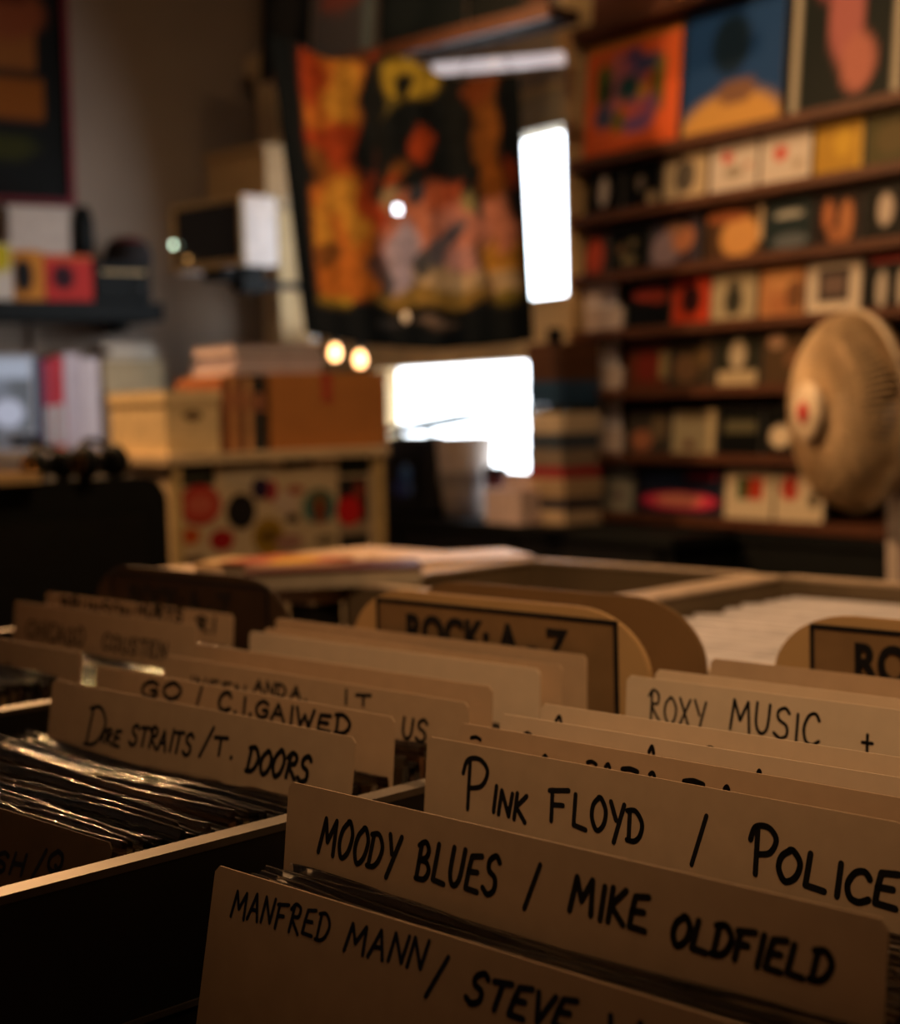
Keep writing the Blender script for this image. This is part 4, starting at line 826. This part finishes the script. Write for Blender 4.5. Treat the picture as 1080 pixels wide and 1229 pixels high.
# headphones-like dark lumps and a tan ruler on it
def on_black(x, y, d, z=z2): p = at_d(x, y, d); return (p[0], p[1], z)
for (x, y, d, rr, lb) in ((120, 572, 2.85, .030, 'black headphones lying on the black cabinet, right pair'), (60, 575, 2.82, .027, 'black headphones lying on the black cabinet, left pair')):
    t = thing('headphones', lb, 'headphones', on_black(x, y, d), RZC+.3)
    for sx_ in (-1, 1):
        e = ob('ear_cup', lathe([(0, -.016), (rr*.8, -.016), (rr, -.008), (rr, .008), (rr*.8, .016), (0, .016)], 20, Matrix.Translation((sx_*rr*1.1, 0, rr)) @ Matrix.Rotation(math.pi/2, 4, 'Y')), M_dark, t)
        ob('cup_ring', lathe([(rr*.45, .0161), (rr*.55, .018), (rr*.6, .0161)], 20, Matrix.Translation((sx_*rr*1.1, 0, rr)) @ Matrix.Rotation(sx_*math.pi/2, 4, 'Y')), mat('brass', (.6, .35, .12), .25, .9), e)
    hbm = bmesh.new(); tube(hbm, [(-rr*1.1+math.copysign(0, 1), 0, rr), *[(rr*1.25*math.cos(math.pi-k/8*math.pi), .02*math.sin(k/8*math.pi), rr*1.2+rr*1.1*math.sin(k/8*math.pi)) for k in range(1, 8)], (rr*1.1, 0, rr)], .006)
    ob('headband', finish(hbm, 0, True), M_dark, t)
p = on_black(8, 592, 2.75)
t = thing('wooden_tray', 'low tan wooden tray at the left edge, on the black cabinet', 'tray', p, RZC)
ob('tray_base', box(-.09, .045, -.03, .05, 0, .005), M_tan, t); ob('tray_sides', boxes((-.09, .045, -.034, -.03, 0, .018), (-.09, .045, .05, .054, 0, .018), (-.094, -.09, -.034, .054, 0, .018), (.045, .049, -.034, .054, 0, .018)), M_tan, t)
# ------------------------------------------------------------------ back desk along the left wall with its clutter
DZ = -.115
def L(o_, s_, z_): return W(SL+s_, o_, z_)          # o_ along the left wall from the corner, s_ out from it
dk = thing('back_desk', 'long brown desk against the left wall, piled with boxes and books', 'desk', tuple(L(1.05, 0, FZ)), a_-math.pi/2)
# local x runs towards the corner? built with world axes: x along -N, y along -S
dk.rotation_euler = (0, 0, RZC)
M_desk = mat('brown_desk', (.28, .16, .08), .55, var=.2, scale=6)
ob('desk_top', box(-1.3, .98, -.42, -.0, DZ-FZ-.03, DZ-FZ, .003), M_desk, dk)
ob('modesty_panel', box(-1.28, .96, -.36, -.345, .12, DZ-FZ-.03), M_desk, dk)
for q in (-1.26, .93): ob('side_panel', box(q, q+.03, -.40, -.02, 0, DZ-FZ-.03), M_desk, dk)
def dploc(x, y, s_):                                # picture point onto a plane parallel to the left wall
    d = ray(x, y); pl = P0+S*(SL+s_); k = (pl @ S)/(d @ S); p = d*k; return p
def desk_item(nm, cat, lb, x0, x1, y0, y1, s_, zb=DZ, grp=None):
    a = dploc(x0, y1, s_); b = dploc(x1, y1, s_); h = dploc((x0+x1)/2, y0, s_)[2]-zb; w_ = float(np.linalg.norm((b-a)[:2]))
    t = thing(nm, lb, cat, ((a[0]+b[0])/2, (a[1]+b[1])/2, zb), RZC, grp); return t, w_, h
t, w_, h = desk_item('computer_monitor', 'monitor', 'pale grey monitor showing a cloudy picture at the left edge, on the back desk', -30, 45, 425, 524, .30)
ob('bezel', box(-w_/2, w_/2, 0, .03, .05, h, .004), mat('grey_plastic', (.3, .3, .33), .4), t)
me = art_mesh(w_-.03, h-.08, 0, (.10, .11, .13), [('r', 0, .72, 1, 1, (.50, .55, .68)), ('e', .55, .25, .3, .2, (.62, .64, .80)), ('e', .2, .6, .4, .15, (.2, .22, .28))], 20)
sm = bpy.data.materials.new('lit_screen'); sm.use_nodes = True; b_ = sm.node_tree.nodes['Principled BSDF']; at_ = sm.node_tree.nodes.new('ShaderNodeVertexColor'); at_.layer_name = 'print'
sm.node_tree.links.new(at_.outputs[0], b_.inputs['Emission Color']); b_.inputs['Emission Strength'].default_value = .55; b_.inputs['Base Color'].default_value = (.02, .02, .02, 1)
me.materials.clear(); me.materials.append(sm); ob('screen', me, None, t, loc=(0, -.001, .065))
ob('stand', boxes((-.02, .02, .03, .05, .01, .12), (-.10, .10, -.02, .12, 0, .012)), mat('grey_plastic', (.3, .3, .33), .4), t)
bk_l = [(48, 54, 430, 'navy book', (.015, .03, .08), 'narrow navy book right of the monitor'), (55, 66, 432, 'red book', (.35, .03, .05), 'red-topped book with a pale lower spine'), (67, 79, 428, 'red', (.45, .02, .03), 'bright red book next to the pale pink ones'),
        (80, 100, 424, 'pk', (.45, .36, .38), 'wide pale pink book'), (101, 122, 430, 'pk2', (.52, .42, .42), 'wide whitish book at the right end of the upright row')]
for x0, x1, y0, k, c, lb in bk_l:
    t, w_, h = desk_item('book', 'book', lb, x0, x1, y0, 530, .30, DZ, 'upright books on the back desk')
    ob('spine', box(-w_/2, w_/2, 0, .004, 0, h, .001), mat('book_'+k, c, .45), t)
    ob('page_block', box(-w_/2+.003, w_/2-.003, .004, .15, .004, h-.006), mat('pages', (.5, .42, .32), .7), t)
    ob('cover_board', boxes((-w_/2, -w_/2+.003, .004, .155, 0, h), (w_/2-.003, w_/2, .004, .155, 0, h)), mat('book_'+k, c, .45), t)
    if x0 in (55, 67): ob('spine_label', box(-w_*.42, w_*.42, -.0008, 0, h*.05, h*.48), mat('paleband', (.4, .36, .34), .5), t, label='pale lower half of the spine')
def carton(nm, lb, x0, x1, y0, y1, s_, zb, c, grp=None, dep=.22):
    t, w_, h = desk_item(nm, 'box', lb, x0, x1, y0, y1, s_, zb, grp)
    ob('box_body', box(-w_/2, w_/2, 0, dep, 0, h*.78, .002), mat('c_'+lb[:20], c, .7), t)
    ob('lid', box(-w_/2-.003, w_/2+.003, -.003, dep+.003, h*.78, h, .002), mat('c2_'+lb[:20], tuple(q*.9 for q in c), .7), t)
    return t, w_, h
t1, w1, h1 = carton('carton', 'brown carton on the back desk, right of the upright books', 128, 168, 472, 540, .26, DZ, (.20, .12, .06))
t2, w2_, h2 = carton('carton', 'dull brown carton between its neighbour and the stickered counter', 170, 215, 470, 540, .20, DZ, (.17, .10, .055))
t3, w3, h3 = carton('shoe_box', 'tan shallow box lying on the brown carton', 126, 197, 432, 468, .24, DZ+h1+.001, (.36, .26, .14), dep=.16)
z3 = DZ+h1+.001+h3
for k, (dx, c, lb) in enumerate(((0, (.05, .04, .05), 'black booklet lowest on the tan shallow box'), (.02, (.35, .24, .22), 'dusty pink booklet above the black one'), (-.01, (.06, .05, .07), 'dark violet booklet topmost over the tan shallow box'))):
    t = thing('booklet', lb, 'booklet', (t3.location.x, t3.location.y, z3+k*.021), RZC+random.uniform(-.15, .15), 'booklets on the tan shallow box')
    ob('pages', box(-.10+dx, .08+dx, .01, .14, 0, .016), mat('pages', (.5, .42, .32), .7), t); ob('cover', box(-.103+dx, .083+dx, .008, .142, .016, .0195), mat('bk_%d' % k, c, .5), t)
# ------------------------------------------------------------------ black wall shelf on the left wall, with its things
shz = dploc(60, 361, .24)[2]
a = dploc(-60, 361, .24); b = dploc(196, 361, .24)
ws = thing('black_wall_shelf', 'thick black wall shelf under the framed poster', 'shelf', ((a[0]+b[0])/2, (a[1]+b[1])/2, shz), RZC)
wl_ = float(np.linalg.norm((b-a)[:2]))
ob('shelf_board', box(-wl_/2, wl_/2, -.0, .236, -.065, 0, .004), M_dark, ws)
for q in (-.35, .35): ob('bracket', prism([(wl_*q-.012, -.065), (wl_*q+.012, -.065), (wl_*q+.012, -.10), (wl_*q-.012, -.10)], .08, .236), M_dark, ws)
def sh_item(nm, cat, lb, x0, x1, y0, grp=None, s_=.22, zb=None): return desk_item(nm, cat, lb, x0, x1, y0, 359, s_, shz if zb is None else zb, grp)
t, w_, h = sh_item('small_box', 'box', 'white box with a yellow ball-shaped print, left end of the black shelf', -22, 16, 292)
ob('box_body', box(-w_/2, w_/2, 0, .12, 0, h, .002), mat('white_card', (.55, .48, .42), .6), t)
ob('box_print', art_mesh(w_-.006, h-.006, 0, (.6, .5, .42), [('e', .6, .78, .5, .3, (.5, .38, .02))], 12), None, t, loc=(0, -.0006, .003))
t, w_, h = sh_item('small_box', 'box', 'orange box with a black oval on the black shelf', 18, 54, 301)
ob('box_body', box(-w_/2, w_/2, 0, .12, 0, h, .002), mat('orange_card', (.5, .18, .03), .6), t)
ob('box_print', art_mesh(w_-.004, h-.004, 0, (.55, .2, .03), [('e', .3, .5, .34, .36, (.01, .01, .01))], 14), None, t, loc=(0, -.0006, .002))
t, w_, h = sh_item('small_box', 'box', 'red box with a dark square window on the black shelf', 55, 112, 306)
ob('box_body', box(-w_/2, w_/2, 0, .12, 0, h, .002), mat('red_card', (.40, .03, .02), .6), t)
ob('box_print', art_mesh(w_-.004, h-.004, 0, (.5, .035, .03), [('e', .38, .52, .24, .28, (.03, .01, .015)), ('r', 0, .88, 1, 1, (.55, .12, .04))], 16), None, t, loc=(0, -.0006, .002))
zb = shz+h+.001
t, w_, h = desk_item('white_carton', 'box', 'plain white carton on top of the orange and red boxes', 12, 84, 248, 300, .20, zb)
ob('box_body', box(-w_/2, w_/2, 0, .10, 0, h*.86, .002), mat('whitish_card', (.42, .34, .29), .7), t); ob('lid', box(-w_/2-.003, w_/2+.003, -.003, .103, h*.86, h, .002), mat('whitish_card', (.42, .34, .29), .7), t)
def ballbody(w_, h, lb_, t, m): ob('body', lathe([(0, 0), (w_*.35, 0), (w_*.5, h*.25), (w_*.5, h*.75), (w_*.35, h), (0, h)], 24), m, t)
t, w_, h = desk_item('black_canister', 'canister', 'short black canister beside the white carton', 87, 112, 250, 286, .15, zb)
ballbody(w_, h, '', t, M_dark); ob('cap', lathe([(0, h), (w_*.25, h), (w_*.25, h+.006), (0, h+.006)], 20), M_dark, t)
t, w_, h = sh_item('stereo_receiver', 'stereo', 'black stereo unit with a tan front strip, right half of the black shelf', 116, 182, 315)
ob('case', box(-w_/2, w_/2, 0, .16, .006, h, .004), M_dark, t); ob('front_strip', box(-w_/2+.02, w_/2-.02, -.003, 0, h*.72, h*.78), M_tan, t)
ob('knob', lathe([(0, .0), (.012, 0), (.011, .012), (0, .013)], 18, Matrix.Translation((w_*.3, 0, h*.35)) @ Matrix.Rotation(math.pi/2, 4, 'X')), mat('dark_metal', (.05, .05, .05), .35, .8), t)
for q in (-.4, .4): ob('foot', box(w_*q-.01, w_*q+.01, .02, .14, 0, .006), M_dark, t)
zc = shz+h
t = thing('felt_hat', 'black hat with a red crown top resting on the stereo unit', 'hat', (t.location.x-.0, t.location.y, zc), RZC)
ob('crown', lathe([(.085, 0), (.088, .03), (.07, .075), (.03, .095), (0, .098)], 28, Matrix.Translation((.05, .07, 0))), mat('black_felt', (.015, .012, .012), .9), t)
ob('crown_top', lathe([(.0712, .074), (.05, .09), (.031, .0965), (0, .0995)], 28, Matrix.Translation((.05, .07, 0))), mat('red_felt', (.13, .015, .015), .9), t, label='dark red crown top')
ob('brim', lathe([(0, .0), (.10, .0), (.105, .004), (0, .008)], 24, Matrix.Translation((-.03, .07, 0))), mat('black_felt', (.015, .012, .012), .9), t)
# poster on the left wall
a = dploc(-60, 238, .045); b = dploc(90, 243, .045)
wp_ = float(np.linalg.norm((b-a)[:2])); zt_ = .99
t = thing('framed_poster', 'black poster with a red frame and dull orange bands of print, on the left wall', 'poster', ((a[0]+b[0])/2, (a[1]+b[1])/2, (a[2]+b[2])/2-.01), RZC)
hp = 1.0
ob('frame', boxes((-wp_/2, wp_/2, -.012, .018, 0, .022), (-wp_/2, wp_/2, -.012, .018, hp-.022, hp), (-wp_/2, -wp_/2+.022, -.012, .018, .022, hp-.022), (wp_/2-.022, wp_/2, -.012, .018, .022, hp-.022)), mat('dark_red_frame', (.14, .01, .02), .5), t)
ob('print', art_mesh(wp_-.044, hp-.044, 0, (.010, .011, .011), [('r', 0, .28, .80, .42, (.24, .07, .012)), ('r', 0, .45, .76, .62, (.24, .08, .02)), ('e', .45, .66, .4, .1, (.22, .055, .02)), ('r', 0, .70, .7, .74, (.10, .02, .01)), ('e', .3, .18, .45, .05, (.035, .035, .01)), ('r', 0, .45, .76, .47, (.05, .012, .005))], 34), None, t, loc=(0, .0, .022))
# ------------------------------------------------------------------ boxy television on the wall by the window
A3 = at_d(207, 330, 4.9); 
def tvl(x, y): return at_v(x, y, A3[1])
q0, q1 = tvl(207, 330), tvl(292, 316)
tw = q1[0]-q0[0]; tz0 = (q0[2]+q1[2])/2; th_ = tvl(250, 248)[2]-tvl(250, 331)[2]
tv = thing('wall_television', 'small boxy white television with a dark screen, left of the window', 'television', ((q0[0]+q1[0])/2, A3[1], tz0), 0)
M_wp = mat('white_plastic_case', (.66, .60, .58), .4); M_tp = mat('yellowed_plastic', (.45, .33, .18), .5)
ob('case', boxes((-tw/2, tw/2, .01, .13, 0, .012), (-tw/2, tw/2, .01, .13, th_-.012, th_), (-tw/2, -tw/2+.012, .01, .13, .012, th_-.012), (tw/2-.012, tw/2, .01, .13, .012, th_-.012), (-tw/2+.012, tw/2-.012, .11, .13, .012, th_-.012)), M_wp, tv)
ob('bezel', boxes((-tw/2, tw/2, 0, .012, -.0, .022), (-tw/2, tw/2, 0, .012, th_-.016, th_), (tw/2-.016, tw/2, 0, .012, .022, th_-.016), (-tw/2, -tw/2+.012, 0, .012, .022, th_-.016)), M_tp, tv, label='yellowed front frame')
ob('screen', box(-tw/2+.012, tw/2-.016, .010, .014, .022, th_-.016), mat('dark_screen', (.006, .007, .010), .12, coat=.6), tv)
for (x, y, c, lb) in ((208, 294, (.75, 1, .75), 'small greenish dot glowing in place of a reflected lamp at the screen corner'), (225, 311, (1, .5, .15), 'small amber dot glowing in place of a reflected lamp below the green one')):
    p = tvl(x, y); ob('glint_dot', lathe([(0, .005), (.006, .003), (.008, 0), (0, 0)], 16, Matrix.Translation((p[0]-tv.location.x, .002 if x > 210 else 0, p[2]-tz0)) @ Matrix.Rotation(math.pi/2, 4, 'X')), mat('glint_%d' % x, c, .4, emit=(*c, 6 if x < 210 else 1.2)), tv, label=lb)  # glowing dots put in for reflections on the dark screen
ob('wall_bracket', boxes((-.05, .05, .02, .12, -.03, 0), (-.02, .02, .10, .60, -.05, -.03), (tw*.30, tw*.42, .02, .1, -.075, 0)), M_dark, tv)
# trim box above the television
p0_, p1_ = tvl(214, 246), tvl(300, 232)
t = thing('wall_box', 'tan boxed-in pipe casing above the television', 'casing', ((p0_[0]+p1_[0])/2, A3[1]+.06, (p0_[2]+p1_[2])/2), 0)
tw2 = p1_[0]-p0_[0]
ob('casing_body', box(-tw2*.30, tw2/2, 0, .5, 0, .13, .004), mat('dull_tan_paint', (.33, .22, .11), .7), t); ob('casing_lid', box(-tw2*.32, tw2/2+.01, -.012, .5, .13, .145, .003), mat('dull_tan_paint', (.33, .22, .11), .7), t)
# ------------------------------------------------------------------ pedestal fan
FD = 2.9; fc = at_d(1024, 494, FD); Rf = 118*FD/F
CA = BAS @ CAMM.T
ax = CA @ np.array([-math.sin(math.radians(75)), 0, -math.cos(math.radians(75))]); ax[2] = 0; ax /= np.linalg.norm(ax)
yaw = math.atan2(ax[1], ax[0])
fan = thing('pedestal_fan', 'old tan pedestal fan with a wire cage, turned sideways before the wall shelving', 'fan', (fc[0], fc[1], FZ), yaw)
zc = fc[2]-FZ                                       # local +x is where the fan blows
M_cage = mat('tan_wire', (.62, .44, .25), .45, .2); M_fan = mat('aged_plastic', (.50, .40, .28), .45); M_hous = mat('greyish_pink_plastic', (.42, .35, .31), .5)
def cage(sign, name, depth, n_=84):
    bm = bmesh.new()
    for k in range(n_):
        a = 2*math.pi*k/n_; pts = []
        for j in range(9):
            t_ = j/8; r = Rf*(.16+.84*math.sin(t_*math.pi/2)); xx = sign*depth*math.cos(t_*math.pi/2)**.8
            pts.append((xx, r*math.cos(a), zc+r*math.sin(a)))
        tube(bm, pts, .0022, 4)
    for rr in (.45, .75):
        t_ = math.asin((rr-.16)/.84)/(math.pi/2); xx = sign*depth*math.cos(t_*math.pi/2)**.8
        ring = [(xx, Rf*rr*math.cos(2*math.pi*k/40), zc+Rf*rr*math.sin(2*math.pi*k/40)) for k in range(41)]; tube(bm, ring, .0018, 4)
    return ob(name, finish(bm, 0, True), M_cage, fan)
cage(1, 'front_guard', .080); cage(-1, 'rear_guard', .06)
rb = bmesh.new(); tube(rb, [(0, Rf*math.cos(2*math.pi*k/48), zc+Rf*math.sin(2*math.pi*k/48)) for k in range(49)], .007, 8); ob('guard_rim', finish(rb, 0, True), M_fan, fan)
RY = Matrix.Rotation(math.pi/2, 4, 'Y'); TC = Matrix.Translation((0, 0, zc))
bd = ob('badge', lathe([(0, .102), (.046, .099), (.056, .092), (.053, .084), (0, .084)], 28, TC @ RY), mat('cream_badge', (.72, .58, .42), .4), fan)
ob('badge_emblem', lathe([(0, .1040), (.016, .1035), (.021, .1010), (0, .1010)], 20, TC @ RY), mat('red_emblem', (.5, .02, .02), .4), bd, label='red centre of the badge')
ob('blade_hub', lathe([(0, .035), (.035, .03), (.04, .0), (.04, -.03), (0, -.03)], 24, TC @ RY), M_fan, fan)
for k in range(4):
    bm = bmesh.new(); a0 = k*math.pi/2+.3; g = []
    for i in range(7):
        r = .035+(Rf*.86-.035)*i/6; row = []
        for j in range(6):
            q = j/5-.5; a = a0+q*(.75-.12*i/6)+.25*i/6; row.append(bm.verts.new((q*.055+.01, r*math.cos(a), zc+r*math.sin(a))))
        g.append(row)
    for i in range(6):
        for j in range(5): bm.faces.new((g[i][j], g[i+1][j], g[i+1][j+1], g[i][j+1]))
    bmesh.ops.solidify(bm, geom=bm.faces[:], thickness=.002); ob('blade', finish(bm, 0, True), mat('smoky_blade', (.16, .12, .08), .4), fan)
ob('motor_housing', lathe([(0, -.22), (.05, -.215), (.085, -.18), (.095, -.12), (.09, -.08), (.05, -.055), (0, -.055)], 28, TC @ RY), M_hous, fan)
ob('pole', lathe([(.045, .05), (.045, .70), (.030, .72), (.030, zc-.09), (0, zc-.09)], 24, Matrix.Translation((-.10, 0, 0))), M_hous, fan)
ob('neck', box(-.13, -.075, -.03, .03, zc-.11, zc-.05, .008), M_hous, fan)
ob('base', lathe([(0, 0), (.16, 0), (.16, .02), (.14, .04), (.05, .06), (0, .06)], 36, Matrix.Translation((-.10, 0, 0))), M_hous, fan)
ob('swing_tag', box(-.012, .012, -.0, .003, zc-.245, zc-.185, .001), mat('yellow_tag', (.55, .42, .05), .6), fan, loc=(-.095, .02, 0), label='yellow paper tag')
# ------------------------------------------------------------------ lift everything so the floor is at zero
for o in list(C.objects):
    if o.parent is None: o.location.z += HC
